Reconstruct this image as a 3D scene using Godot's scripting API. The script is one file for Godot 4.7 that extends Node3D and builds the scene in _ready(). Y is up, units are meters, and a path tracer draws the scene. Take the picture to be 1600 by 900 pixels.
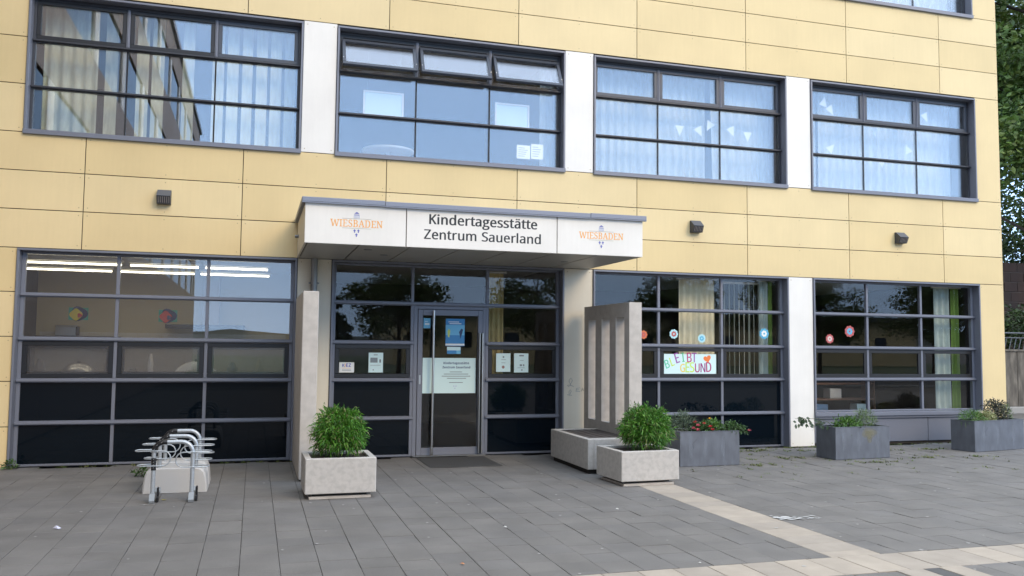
extends Node3D

const TAU_ := PI * 2.0
var rng := RandomNumberGenerator.new()
var cam: Camera3D
var M := {}
var protos := {}

# ---------------------------------------------------------------- helpers: colours and materials
func lin(r: float, g: float, b: float) -> Color:
	return Color(r, g, b).linear_to_srgb()

func ntex(sd: int, freq: float, lo: float, hi: float, size := 512, oct := 4, kind := FastNoiseLite.TYPE_SIMPLEX_SMOOTH, p0 := 0.0, p1 := 1.0) -> NoiseTexture2D:
	var n := FastNoiseLite.new()
	n.seed = sd
	n.noise_type = kind
	n.frequency = freq
	n.fractal_octaves = oct
	var t := NoiseTexture2D.new()
	t.width = size
	t.height = size
	t.seamless = true
	t.noise = n
	var g := Gradient.new()
	g.offsets = PackedFloat32Array([p0, p1])
	g.colors = PackedColorArray([Color(lo, lo, lo), Color(hi, hi, hi)])
	t.color_ramp = g
	return t

func mat(key: String, c: Color, rough := 0.6, metal := 0.0, tex: Texture2D = null, scale := Vector3.ONE, tex2: Texture2D = null, scale2 := Vector3.ONE, bump: Texture2D = null, bump_cm := 0.0) -> StandardMaterial3D:
	var m := StandardMaterial3D.new()
	m.resource_name = key
	m.albedo_color = c.linear_to_srgb()
	m.roughness = rough
	m.metallic = metal
	m.cull_mode = BaseMaterial3D.CULL_DISABLED
	if tex:
		m.albedo_texture = tex
		m.uv1_triplanar = true
		m.uv1_world_triplanar = true
		m.uv1_scale = scale
	if tex2:
		m.detail_enabled = true
		m.detail_blend_mode = BaseMaterial3D.BLEND_MODE_MUL
		m.detail_albedo = tex2
		m.detail_uv_layer = BaseMaterial3D.DETAIL_UV_2
		m.uv2_triplanar = true
		m.uv2_world_triplanar = true
		m.uv2_scale = scale2
	if bump:
		m.heightmap_enabled = true
		m.heightmap_texture = bump
		m.heightmap_scale = bump_cm
		m.heightmap_deep_parallax = false
		m.uv1_triplanar = true
		m.uv1_world_triplanar = true
		m.uv1_scale = scale
	M[key] = m
	return m

# ---------------------------------------------------------------- helpers: meshes
func st_new() -> SurfaceTool:
	var st := SurfaceTool.new()
	st.begin(Mesh.PRIMITIVE_TRIANGLES)
	st.set_smooth_group(-1)
	return st

func tri(st: SurfaceTool, a: Vector3, b: Vector3, c: Vector3, out: Vector3) -> void:
	if (b - a).cross(c - a).dot(out) > 0.0:
		var t := b
		b = c
		c = t
	st.add_vertex(a)
	st.add_vertex(b)
	st.add_vertex(c)

func quad(st: SurfaceTool, a: Vector3, b: Vector3, c: Vector3, d: Vector3, out: Vector3) -> void:
	tri(st, a, b, c, out)
	tri(st, a, c, d, out)

# box from lo to hi, edges chamfered by bev
func box(st: SurfaceTool, lo: Vector3, hi: Vector3, bev := 0.0, t := Transform3D()) -> void:
	var c := (lo + hi) * 0.5
	var h := (hi - lo) * 0.5
	var v := func(s: Vector3, axis: int) -> Vector3:
		var p := h - Vector3(bev, bev, bev)
		p[axis] = h[axis]
		return t * (c + p * s)
	var B := t.basis
	for ax in 3:
		var u := (ax + 1) % 3
		var w := (ax + 2) % 3
		for s in [-1.0, 1.0]:
			var q := []
			for k in [[-1.0, -1.0], [1.0, -1.0], [1.0, 1.0], [-1.0, 1.0]]:
				var g := Vector3()
				g[ax] = s
				g[u] = k[0]
				g[w] = k[1]
				q.append(v.call(g, ax))
			var n := Vector3()
			n[ax] = s
			quad(st, q[0], q[1], q[2], q[3], B * n)
		if bev > 0.0:
			for s1 in [-1.0, 1.0]:
				for s2 in [-1.0, 1.0]:
					var g0 := Vector3()
					g0[ax] = -1.0
					g0[u] = s1
					g0[w] = s2
					var g1 := g0
					g1[ax] = 1.0
					var n2 := Vector3()
					n2[u] = s1
					n2[w] = s2
					quad(st, v.call(g0, u), v.call(g1, u), v.call(g1, w), v.call(g0, w), B * n2)
	if bev > 0.0:
		for i in 8:
			var g2 := Vector3(1.0 if i & 1 else -1.0, 1.0 if i & 2 else -1.0, 1.0 if i & 4 else -1.0)
			tri(st, v.call(g2, 0), v.call(g2, 1), v.call(g2, 2), B * g2)

# prism: polygon pts (2D) extruded along axis x from x0 to x1, pts = (z, y)
func prism_x(st: SurfaceTool, pts: PackedVector2Array, x0: float, x1: float) -> void:
	var n := pts.size()
	var c := Vector2()
	for p in pts:
		c += p / n
	for i in n:
		var a := pts[i]
		var b := pts[(i + 1) % n]
		var m := (a + b) * 0.5 - c
		quad(st, Vector3(x0, a.y, a.x), Vector3(x1, a.y, a.x), Vector3(x1, b.y, b.x), Vector3(x0, b.y, b.x), Vector3(0, m.y, m.x))
		tri(st, Vector3(x0, c.y, c.x), Vector3(x0, a.y, a.x), Vector3(x0, b.y, b.x), Vector3(-1, 0, 0))
		tri(st, Vector3(x1, c.y, c.x), Vector3(x1, a.y, a.x), Vector3(x1, b.y, b.x), Vector3(1, 0, 0))

# flat filled polygon fan lying in plane z, facing +z (2D points, convex or star-shaped about their mean)
func fan(st: SurfaceTool, pts: PackedVector2Array, z: float, t := Transform3D()) -> void:
	var c := Vector2()
	for p in pts:
		c += p / pts.size()
	for i in pts.size():
		var a := pts[i]
		var b := pts[(i + 1) % pts.size()]
		tri(st, t * Vector3(c.x, c.y, z), t * Vector3(a.x, a.y, z), t * Vector3(b.x, b.y, z), t.basis * Vector3(0, 0, 1))

# a thin plate with an outline (star shaped), thickness th towards +z
func plate(st: SurfaceTool, pts: PackedVector2Array, z: float, th: float, t := Transform3D()) -> void:
	fan(st, pts, z + th, t)
	var c := Vector2()
	for p in pts:
		c += p / pts.size()
	for i in pts.size():
		var a := pts[i]
		var b := pts[(i + 1) % pts.size()]
		var m := (a + b) * 0.5 - c
		quad(st, t * Vector3(a.x, a.y, z), t * Vector3(b.x, b.y, z), t * Vector3(b.x, b.y, z + th), t * Vector3(a.x, a.y, z + th), t.basis * Vector3(m.x, m.y, 0))

func ring_pts(cx: float, cy: float, r: float, n: int, wob := 0.0, lobes := 0) -> PackedVector2Array:
	var o := PackedVector2Array()
	for i in n:
		var a := TAU_ * i / n
		var rr := r * (1.0 + wob * cos(lobes * a))
		o.append(Vector2(cx + cos(a) * rr, cy + sin(a) * rr))
	return o

# tube along points; radii may taper
func tube(st: SurfaceTool, pts: PackedVector3Array, r0: float, r1 := -1.0, sides := 10, caps := true) -> void:
	if r1 < 0.0:
		r1 = r0
	var n := pts.size()
	var up := Vector3.UP
	var d0 := (pts[1] - pts[0]).normalized()
	if absf(d0.dot(up)) > 0.9:
		up = Vector3.RIGHT
	var side := d0.cross(up).normalized()
	var rings := []
	for i in n:
		var d := (pts[mini(i + 1, n - 1)] - pts[maxi(i - 1, 0)]).normalized()
		side = (side - d * side.dot(d)).normalized()
		var w := d.cross(side)
		var r := lerpf(r0, r1, float(i) / (n - 1))
		var ring := []
		for k in sides:
			var a := TAU_ * k / sides
			ring.append(pts[i] + (side * cos(a) + w * sin(a)) * r)
		rings.append(ring)
	st.set_smooth_group(0)
	for i in n - 1:
		for k in sides:
			var a: Vector3 = rings[i][k]
			var b: Vector3 = rings[i][(k + 1) % sides]
			var c: Vector3 = rings[i + 1][(k + 1) % sides]
			var d: Vector3 = rings[i + 1][k]
			quad(st, a, b, c, d, (a + b) * 0.5 - (pts[i] + pts[i + 1]) * 0.5 + (c + d) * 0.5 - (pts[i] + pts[i + 1]) * 0.5)
	st.set_smooth_group(-1)
	if caps:
		for e in [0, n - 1]:
			var dd: Vector3 = (pts[1] - pts[0]) * -1.0 if e == 0 else pts[n - 1] - pts[n - 2]
			for k in sides:
				tri(st, pts[e], rings[e][k], rings[e][(k + 1) % sides], dd)

func done(st: SurfaceTool) -> ArrayMesh:
	st.generate_normals()
	return st.commit()

func obj(called: String, st, m: Material, parent: Node = null) -> MeshInstance3D:
	var o := MeshInstance3D.new()
	o.name = called
	o.mesh = done(st) if st is SurfaceTool else st
	o.material_override = m
	o.cast_shadow = GeometryInstance3D.SHADOW_CASTING_SETTING_ON
	(parent if parent else self).add_child(o, true)
	return o

func node(called: String, parent: Node = null, at := Vector3.ZERO, turn := 0.0) -> Node3D:
	var o := Node3D.new()
	o.name = called
	o.position = at
	o.rotation.y = turn
	(parent if parent else self).add_child(o, true)
	return o

func tag(o: Node, label: String, category: String, group := "", kind := "") -> Node:
	if label:
		o.set_meta("label", label)
	if category:
		o.set_meta("category", category)
	if group:
		o.set_meta("group", group)
	if kind:
		o.set_meta("kind", kind)
	return o

func bx(called: String, lo: Vector3, hi: Vector3, m: Material, parent: Node = null, bev := 0.0) -> MeshInstance3D:
	var st := st_new()
	box(st, lo, hi, bev)
	return obj(called, st, m, parent)

func text_mesh(s: String, font: String, weight := 400) -> TextMesh:
	var f := SystemFont.new()
	f.font_names = PackedStringArray([font])
	f.font_weight = weight
	var t := TextMesh.new()
	t.text = s
	t.font = f
	t.font_size = 64
	t.pixel_size = 0.01
	t.depth = 0.02
	t.curve_step = 0.5
	return t

# lettering whose ink box starts at x0,y0 (baseline-left) with ink width w; depth along +z from z
func lettering(called: String, s: String, font: String, x0: float, y0: float, w: float, z: float, m: Material, parent: Node, weight := 400, hs := 1.0, spin := 0.0, bold := 0.0) -> MeshInstance3D:
	var t := text_mesh(s, font, weight)
	var bb := t.get_aabb()
	var k := w / maxf(bb.size.x, 0.001)
	var o := MeshInstance3D.new()
	o.name = called
	o.mesh = t
	if bold > 0.0:
		# heavier strokes: the same letters thrice, a little apart and each a little lower
		var st := SurfaceTool.new()
		var d := bold * bb.size.y
		st.append_from(t, 0, Transform3D(Basis().scaled(Vector3(1, 1, 1.0)), Vector3.ZERO))
		st.append_from(t, 0, Transform3D(Basis().scaled(Vector3(1, 1, 0.9)), Vector3(d, 0, 0)))
		st.append_from(t, 0, Transform3D(Basis().scaled(Vector3(1, 1, 0.8)), Vector3(-d, 0, 0)))
		st.append_from(t, 0, Transform3D(Basis().scaled(Vector3(1, 1, 0.7)), Vector3(0, d * 0.7, 0)))
		o.mesh = st.commit()
	o.material_override = m
	o.scale = Vector3(k, k * hs, 0.1)
	o.rotation.z = spin
	var off := Vector3((bb.position.x) * k, (bb.position.y) * k * hs, 0).rotated(Vector3(0, 0, 1), spin)
	o.position = Vector3(x0, y0, z) - off
	parent.add_child(o, true)
	return o

# ---------------------------------------------------------------- building data
const BAY := 4.2
const X0 := -0.785
const WW := 3.693
const GF := 2.965          # head of the ground-floor openings
const YM: Array[float] = [2.97, 3.5, 4.034, 4.566]
const YT: Array[float] = [6.582, 7.106, 7.636, 8.16]
const XE := 16.09
const XL := -1.36

func wx(k: int) -> float:
	return X0 + BAY * k

func _ready() -> void:
	rng.seed = 11
	setup_camera_and_light()
	materials()
	ground()
	building()
	wing()
	surroundings()
	canopy_things()
	street_things()
	interior_things()
	notices()
	small_things()

# ---------------------------------------------------------------- camera, sky, sun
func setup_camera_and_light() -> void:
	cam = Camera3D.new()
	cam.name = "camera"
	cam.keep_aspect = Camera3D.KEEP_HEIGHT
	cam.fov = rad_to_deg(2.0 * atan(450.0 / 1337.24))
	cam.position = Vector3(2.340, 1.690, 13.009)
	cam.rotation_order = EULER_ORDER_YXZ
	cam.rotation = Vector3(0.06859, -0.29063, 0.01015)
	cam.near = 0.1
	cam.far = 3000.0
	add_child(cam)
	cam.current = true
	var we := WorldEnvironment.new()
	we.name = "environment"
	var e := Environment.new()
	e.background_mode = Environment.BG_SKY
	e.tonemap_mode = Environment.TONE_MAPPER_LINEAR
	e.tonemap_exposure = 1.74
	e.sdfgi_enabled = true
	e.ssao_enabled = true
	e.ssil_enabled = true
	var sky := Sky.new()
	var pm := PanoramaSkyMaterial.new()
	pm.panorama = sky_image()
	pm.energy_multiplier = 1.0
	sky.sky_material = pm
	e.sky = sky
	e.background_energy_multiplier = 1.0
	we.environment = e
	add_child(we)
	var sun := DirectionalLight3D.new()
	sun.name = "sun"
	sun.light_energy = 0.26
	sun.light_color = Color(1.0, 0.85, 0.60)
	sun.light_angular_distance = 22.0
	sun.shadow_enabled = true
	add_child(sun)
	sun.look_at_from_position(Vector3(7, 8, 12), Vector3.ZERO)

func sky_image() -> ImageTexture:
	var w := 1024
	var h := 512
	var im := Image.create(w, h, false, Image.FORMAT_RGBF)
	var n := FastNoiseLite.new()
	n.seed = 5
	n.frequency = 0.55
	n.fractal_octaves = 5
	n.noise_type = FastNoiseLite.TYPE_SIMPLEX_SMOOTH
	for y in h:
		var el := (0.5 - (y + 0.5) / h) * PI
		var sy := sin(el)
		var cy := cos(el)
		var t := pow(clampf(1.0 - sy, 0.0, 1.0), 2.6)
		var base := Color(0.38, 0.68, 1.25).lerp(Color(0.94, 1.33, 1.90), t)
		for x in w:
			var az := (x + 0.5) / w * TAU_
			var c := base
			if sy > 0.0:
				var k := 1.0 / (sy + 0.22)
				var v := n.get_noise_3d(cos(az) * cy * k * 1.5, 3.7, sin(az) * cy * k * 1.5)
				var cov := (0.35 + 0.65 * smoothstep(-0.35, 0.12, v)) * smoothstep(0.26, 0.60, sy)
				var shade := 2.3 + 0.6 * clampf(v * 1.6, -0.4, 0.7)
				c = base.lerp(Color(shade * 0.98, shade * 1.01, shade * 1.0), cov * 0.92)
			else:
				c = Color(0.30, 0.30, 0.29)
			im.set_pixel(x, y, c)
	return ImageTexture.create_from_image(im)

# ---------------------------------------------------------------- materials
func materials() -> void:
	var streak := ntex(1, 0.02, 0.988, 1.0, 512, 3)
	var broad := ntex(2, 0.006, 0.955, 1.0, 512, 4)
	var grain := ntex(3, 0.12, 0.86, 1.0, 512, 3)
	var speck := ntex(4, 0.16, 0.62, 1.0, 512, 2, FastNoiseLite.TYPE_SIMPLEX_SMOOTH, 0.12, 0.26)
	var blotch := ntex(5, 0.012, 0.91, 1.0, 512, 5)
	var cols := [Color(0.750, 0.592, 0.318), Color(0.730, 0.572, 0.300), Color(0.768, 0.615, 0.342)]
	for i in 3:
		var pm := mat("yellow_panel_%d" % i, cols[i], 0.5, 0.0, streak, Vector3(1.3, 0.10, 1.3), broad, Vector3(0.22, 0.22, 0.22))
		pm.metallic_specular = 0.4
	mat("white_panel", Color(0.82, 0.795, 0.74), 0.5, 0.0, streak, Vector3(1.3, 0.10, 1.3), broad, Vector3(0.3, 0.3, 0.3))
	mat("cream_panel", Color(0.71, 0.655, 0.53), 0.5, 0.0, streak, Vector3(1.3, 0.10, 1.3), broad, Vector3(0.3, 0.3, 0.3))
	mat("backing", Color(0.035, 0.028, 0.022), 0.9)
	mat("rivet", Color(0.36, 0.29, 0.17), 0.5)
	mat("frame_grey", Color(0.205, 0.218, 0.262), 0.42, 0.15, grain, Vector3(2, 2, 2))
	mat("frame_dark", Color(0.040, 0.042, 0.050), 0.40, 0.1)
	mat("sash_black", Color(0.012, 0.013, 0.016), 0.4)
	mat("sash_grey", Color(0.055, 0.065, 0.085), 0.4)
	mat("seal", Color(0.01, 0.01, 0.012), 0.6)
	mat("bolt", Color(0.06, 0.06, 0.07), 0.4, 0.4)
	mat("cap_metal", Color(0.25, 0.27, 0.325), 0.4, 0.3, grain, Vector3(1.5, 1.5, 1.5))
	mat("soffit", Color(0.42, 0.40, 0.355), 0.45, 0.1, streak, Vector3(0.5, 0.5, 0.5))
	mat("steel", Color(0.62, 0.62, 0.60), 0.28, 1.0)
	mat("pipe_zinc", Color(0.30, 0.31, 0.31), 0.42, 0.7, grain, Vector3(2, 2, 2))
	mat("galv", Color(0.50, 0.54, 0.57), 0.32, 0.4, ntex(6, 0.05, 0.85, 1.0, 256, 3, FastNoiseLite.TYPE_CELLULAR), Vector3(4, 4, 4))
	mat("lamp_body", Color(0.055, 0.06, 0.07), 0.45, 0.2)
	mat("lamp_top", Color(0.095, 0.105, 0.125), 0.4, 0.2)
	mat("lamp_fin", Color(0.34, 0.30, 0.27), 0.5, 0.2)
	var glass := mat("glass", Color(0.93, 0.97, 1.0), 0.0)
	glass.transparency = BaseMaterial3D.TRANSPARENCY_ALPHA
	glass.albedo_color.a = 0.0
	var pg := mat("plain_glass", Color(0.93, 0.97, 1.0), 0.0)
	pg.transparency = BaseMaterial3D.TRANSPARENCY_ALPHA
	pg.albedo_color.a = 0.0
	pg.metallic_specular = 0.42
	var dg := mat("dark_glass", Color(0.003, 0.006, 0.010), 0.03)
	dg.metallic_specular = 0.36
	var cc := mat("concrete", Color(0.56, 0.525, 0.48), 0.85, 0.0, speck, Vector3(3.2, 3.2, 3.2), blotch, Vector3(0.9, 0.9, 0.9), ntex(7, 0.14, 0.0, 1.0, 512, 3), 0.06)
	cc.metallic_specular = 0.3
	var cs := mat("concrete_stained", Color(0.50, 0.475, 0.44), 0.85, 0.0, speck, Vector3(2.6, 2.6, 2.6), ntex(8, 0.02, 0.945, 1.0, 512, 6, FastNoiseLite.TYPE_SIMPLEX_SMOOTH, 0.25, 0.6), Vector3(1.1, 1.1, 1.1), ntex(7, 0.14, 0.0, 1.0, 512, 3), 0.06)
	cs.metallic_specular = 0.3
	mat("rack_block", Color(0.54, 0.53, 0.51), 0.9, 0.0, grain, Vector3(6, 6, 6))
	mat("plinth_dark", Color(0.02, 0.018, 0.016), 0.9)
	mat("wood_dark", Color(0.060, 0.052, 0.050), 0.55, 0.0, streak, Vector3(0.6, 2, 6))
	mat("planter_steel", Color(0.18, 0.195, 0.225), 0.5, 0.3, ntex(9, 0.008, 0.88, 1.0, 512, 4), Vector3(0.7, 0.7, 0.7), ntex(10, 0.010, 0.86, 1.0, 512, 4), Vector3(1.4, 0.45, 1.4))
	mat("soil", Color(0.03, 0.022, 0.016), 0.95)
	var grit := ntex(30, 0.16, 0.66, 1.0, 512, 3, FastNoiseLite.TYPE_SIMPLEX_SMOOTH, 0.2, 0.75)
	var tone := [Color(0.256, 0.242, 0.226), Color(0.243, 0.230, 0.214), Color(0.266, 0.251, 0.233), Color(0.249, 0.237, 0.224)]
	for i in 4:
		mat("paver_%d" % i, tone[i], 0.85, 0.0, grit, Vector3(1.9, 1.9, 1.9), ntex(20, 0.012, 0.87, 1.0, 512, 5), Vector3(0.23, 0.23, 0.23), ntex(7, 0.14, 0.0, 1.0, 512, 3), 0.05)
	var pv := mat("paver_any", Color(1, 1, 1), 0.85, 0.0, grit, Vector3(1.9, 1.9, 1.9), M["paver_0"].detail_albedo, Vector3(0.23, 0.23, 0.23))
	pv.vertex_color_use_as_albedo = true
	for i in 3:
		mat("band_%d" % i, [Color(0.455, 0.393, 0.322), Color(0.415, 0.362, 0.302), Color(0.475, 0.41, 0.335)][i], 0.85, 0.0, grain, Vector3(2.3, 2.3, 2.3), blotch, Vector3(0.5, 0.5, 0.5))
	mat("paver_dark", Color(0.10, 0.098, 0.097), 0.9, 0.0, grain, Vector3(2.3, 2.3, 2.3))
	mat("joint_sand", Color(0.115, 0.107, 0.097), 0.95, 0.0, grain, Vector3(3, 3, 3))
	mat("asphalt", Color(0.055, 0.055, 0.057), 0.9, 0.0, grain, Vector3(2, 2, 2))
	mat("kerb", Color(0.36, 0.35, 0.33), 0.9, 0.0, grain, Vector3(2, 2, 2))
	mat("grass_ground", Color(0.05, 0.075, 0.03), 0.95, 0.0, blotch, Vector3(0.1, 0.1, 0.1))
	mat("mat_rubber", Color(0.085, 0.084, 0.084), 0.9, 0.0, grain, Vector3(9, 9, 9))
	mat("black", Color(0.008, 0.008, 0.009), 0.5)
	mat("tape", Color(0.010, 0.010, 0.011), 0.35)
	mat("room_dark", Color(0.11, 0.105, 0.095), 0.9)
	mat("room_beige", Color(0.40, 0.335, 0.20), 0.9)
	mat("room_light", Color(0.55, 0.53, 0.48), 0.9)
	mat("room_floor", Color(0.17, 0.175, 0.18), 0.7)
	mat("paper", Color(0.78, 0.80, 0.78), 0.8)
	mat("paper_mint", Color(0.62, 0.80, 0.80), 0.8)
	mat("ink", Color(0.02, 0.025, 0.03), 0.6)
	mat("ink_grey", Color(0.22, 0.26, 0.28), 0.8)
	mat("logo_orange", Color(0.82, 0.38, 0.07), 0.5)
	mat("logo_blue", Color(0.10, 0.12, 0.42), 0.5)
	mat("logo_pale", Color(0.45, 0.50, 0.66), 0.5)
	mat("logo_line", Color(0.40, 0.36, 0.30), 0.5)
	var cur := ntex(12, 0.03, 0.86, 1.0, 256, 3)
	for c in [["curtain_white", Color(0.60, 0.66, 0.64)], ["curtain_green", Color(0.66, 0.72, 0.58)], ["curtain_beige", Color(0.80, 0.74, 0.52)], ["curtain_yellow", Color(0.55, 0.44, 0.18)], ["blind_slat", Color(0.60, 0.66, 0.60)], ["green_paint", Color(0.17, 0.28, 0.05)], ["pale_paint", Color(0.40, 0.49, 0.46)]]:
		var cm := mat(c[0], c[1], 0.9, 0.0, cur, Vector3(2, 0.4, 2))
		if c[0].begins_with("curtain"):
			cm.backlight_enabled = true
			cm.backlight = Color(0.35, 0.35, 0.33)
	mat("brick", Color(0.060, 0.036, 0.030), 0.9, 0.0, grain, Vector3(1.5, 1.5, 1.5), blotch, Vector3(0.6, 0.6, 0.6))
	mat("brick_b", Color(0.050, 0.032, 0.028), 0.9, 0.0, grain, Vector3(1.5, 1.5, 1.5), blotch, Vector3(0.6, 0.6, 0.6))
	mat("mortar", Color(0.10, 0.085, 0.075), 0.95)
	mat("wall_concrete", Color(0.26, 0.23, 0.19), 0.9, 0.0, grain, Vector3(1.3, 1.3, 1.3), ntex(13, 0.015, 0.55, 1.0, 512, 5), Vector3(0.5, 0.16, 0.5))
	mat("bark", Color(0.055, 0.042, 0.032), 0.95, 0.0, grain, Vector3(3, 0.6, 3))
	for lf in [["leaf", 0.0], ["leaf_gloss", 0.25]]:
		var lm := mat(lf[0], Color(1, 1, 1), 0.55)
		lm.vertex_color_use_as_albedo = true
		lm.backlight_enabled = true
		lm.backlight = Color(0.55, 0.55, 0.45)
	mat("wing_panel", Color(0.27, 0.215, 0.185), 0.6, 0.0, streak, Vector3(0.8, 0.1, 0.8))
	mat("opposite_wall", Color(0.46, 0.36, 0.20), 0.8, 0.0, broad, Vector3(0.2, 0.2, 0.2))
	mat("roof_dark", Color(0.05, 0.05, 0.055), 0.8)
	mat("hill", Color(0.05, 0.075, 0.06), 0.95, 0.0, ntex(14, 0.03, 0.4, 1.0, 512, 5), Vector3(0.01, 0.01, 0.01))
	var tubem := mat("tube_glow", Color(0.9, 0.9, 0.85), 0.5)
	tubem.emission_enabled = true
	tubem.emission = Color(1.0, 0.97, 0.86)
	tubem.emission_energy_multiplier = 2.2

# ---------------------------------------------------------------- the ground
func in_view(p: Vector3) -> float:
	var q := cam.transform.affine_inverse() * p
	if q.z > -0.5:
		return -1.0
	var ty := tan(deg_to_rad(cam.fov) * 0.5)
	if absf(q.x / -q.z) > ty * 16.0 / 9.0 or absf(q.y / -q.z) > ty:
		return -1.0
	return -q.z

func slab_mesh(w: float, d: float, h: float, bev: float) -> ArrayMesh:
	var st := st_new()
	var a := w * 0.5
	var b := d * 0.5
	var t := [Vector3(-a + bev, 0, -b + bev), Vector3(a - bev, 0, -b + bev), Vector3(a - bev, 0, b - bev), Vector3(-a + bev, 0, b - bev)]
	var s := [Vector3(-a, -bev, -b), Vector3(a, -bev, -b), Vector3(a, -bev, b), Vector3(-a, -bev, b)]
	quad(st, t[0], t[1], t[2], t[3], Vector3.UP)
	for i in 4:
		var j := (i + 1) % 4
		var o: Vector3 = (s[i] + s[j]) * 0.5
		o.y = 0.0
		quad(st, t[i], t[j], s[j], s[i], o + Vector3.UP * 0.3)
		quad(st, s[i], s[j], s[j] - Vector3(0, h - bev, 0), s[i] - Vector3(0, h - bev, 0), o)
	return done(st)

func ground() -> void:
	var st := st_new()
	# one sheet to the horizon
	quad(st, Vector3(-900, -0.045, -900), Vector3(900, -0.045, -900), Vector3(900, -0.045, 900), Vector3(-900, -0.045, 900), Vector3.UP)
	tag(obj("ground", st, M["joint_sand"]), "sandy bed under the paving reaching to the horizon", "", "", "structure")
	# road behind the camera, with kerbs
	var rd := bx("road", Vector3(-60, -0.04, 20.5), Vector3(90, -0.035, 29.5), M["asphalt"])
	tag(rd, "", "", "", "structure")
	for z in [20.2, 29.5]:
		tag(bx("kerb", Vector3(-60, -0.04, z), Vector3(90, 0.06, z + 0.3), M["kerb"]), "", "", "", "structure")
	tag(bx("lawn", Vector3(-60, -0.04, 29.8), Vector3(90, 0.03, 120), M["grass_ground"]), "", "", "", "structure")
	var pave := node("pavement")
	tag(pave, "", "", "", "structure")
	var P := 0.296
	var prox := [slab_mesh(P - 0.0038, P - 0.0055, 0.05, 0.002), slab_mesh(P - 0.003, P - 0.0040, 0.05, 0.002), slab_mesh(P - 0.0045, P - 0.0068, 0.05, 0.0025)]
	var near := []
	var far := []
	var r := RandomNumberGenerator.new()
	r.seed = 3
	var bx0 := 6.905
	var bx1 := 7.392
	var bz0 := 6.935
	var bz1 := 7.425
	var tones := [Vector3(0.256, 0.242, 0.226), Vector3(0.243, 0.230, 0.214), Vector3(0.266, 0.251, 0.233), Vector3(0.249, 0.237, 0.224)]
	for ci in range(-13, 92):
		var cx := 2.276 + P * (ci - 0.5)
		if cx < -1.25 or cx > 28.0:
			continue
		var off: float = [0.0, 0.5, 0.0, 0.5, 0.25][r.randi() % 5] * P
		for zi in range(-34, 70):
			var cz := 6.333 + P * (zi + 0.5) - off - 12.0 * 0.0
			if cz > 20.0 or (cz < 0.02 and cx < XE + 0.1) or cz < -5.6:
				continue
			# the two pale bands take the place of the grey paving
			var lo := cz - P * 0.5
			var hi := cz + P * 0.5
			var wlo := cx - P * 0.5
			var whi := cx + P * 0.5
			var pieces := [[wlo, whi, lo, hi]]
			if cz > 3.15 and cz < bz0 + 0.2:
				pieces = []
				if wlo < bx0:
					pieces.append([wlo, minf(whi, bx0), lo, hi])
				if whi > bx1:
					pieces.append([maxf(wlo, bx1), whi, lo, hi])
			var outp := []
			for q in pieces:
				if q[3] <= bz0 or q[2] >= bz1:
					outp.append(q)
				else:
					if q[2] < bz0:
						outp.append([q[0], q[1], q[2], bz0])
					if q[3] > bz1:
						outp.append([q[0], q[1], bz1, q[3]])
			for q in outp:
				var sx: float = q[1] - q[0]
				var sz: float = q[3] - q[2]
				if sx < 0.02 or sz < 0.02:
					continue
				var c := Vector3((q[0] + q[1]) * 0.5, r.randf_range(-0.0022, 0.0022), (q[2] + q[3]) * 0.5)
				var tr := Transform3D(Basis.from_euler(Vector3(r.randf_range(-0.006, 0.006), r.randf_range(-0.004, 0.004), r.randf_range(-0.006, 0.006))).scaled_local(Vector3(sx / P, 1, sz / P)), c)
				var vw := in_view(c)
				if vw > 0.0:
					near.append([vw, tr, r.randi() % 4, r.randi() % 3])
				else:
					far.append([1e6, tr, r.randi() % 4, r.randi() % 3])
	near.sort_custom(func(a, b): return a[0] < b[0])
	for i in near.size():
		if i < 285:
			var o := obj("paver", prox[near[i][3]], M["paver_%d" % near[i][2]], pave)
			o.transform = near[i][1]
		else:
			far.append(near[i])
	var mm := MultiMesh.new()
	mm.transform_format = MultiMesh.TRANSFORM_3D
	mm.use_colors = true
	mm.mesh = prox[0]
	mm.instance_count = far.size()
	for i in far.size():
		mm.set_instance_transform(i, far[i][1])
		var tv: Vector3 = tones[far[i][2]]
		mm.set_instance_color(i, Color(tv.x, tv.y, tv.z))
	var mmi := MultiMeshInstance3D.new()
	mmi.name = "paver_field"
	mmi.multimesh = mm
	mmi.material_override = M["paver_any"]
	tag(mmi, "", "", "", "stuff")
	pave.add_child(mmi, true)
	# pale bands
	var k := 0
	var z := 3.2
	while z < bz0 - 0.05:
		var L := minf(0.297, bz0 - z)
		var o := obj("pale_paver", slab_mesh(bx1 - bx0 - 0.006, L - 0.006, 0.05, 0.003), M["band_%d" % (r.randi() % 3)], pave)
		o.position = Vector3((bx0 + bx1) * 0.5, r.randf_range(-0.001, 0.002), z + L * 0.5)
		z += L
	var x := 1.0
	while x < 20.0:
		var o2 := obj("pale_paver", slab_mesh(0.292, bz1 - bz0 - 0.006, 0.05, 0.003), M["band_%d" % (r.randi() % 3)], pave)
		o2.position = Vector3(x + 0.149, r.randf_range(-0.001, 0.002), (bz0 + bz1) * 0.5)
		x += 0.298
	bx("repair_slab", Vector3(7.36, -0.05, 7.44), Vector3(7.50, 0.004, 7.95), M["paver_dark"], pave, 0.003)
	bx("pale_paver", Vector3(7.11, -0.05, 7.44), Vector3(7.35, 0.006, 7.95), M["band_1"], pave, 0.003)
	bx("pale_paver", Vector3(7.51, -0.05, 7.44), Vector3(7.72, 0.006, 7.95), M["band_0"], pave, 0.003)

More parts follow.
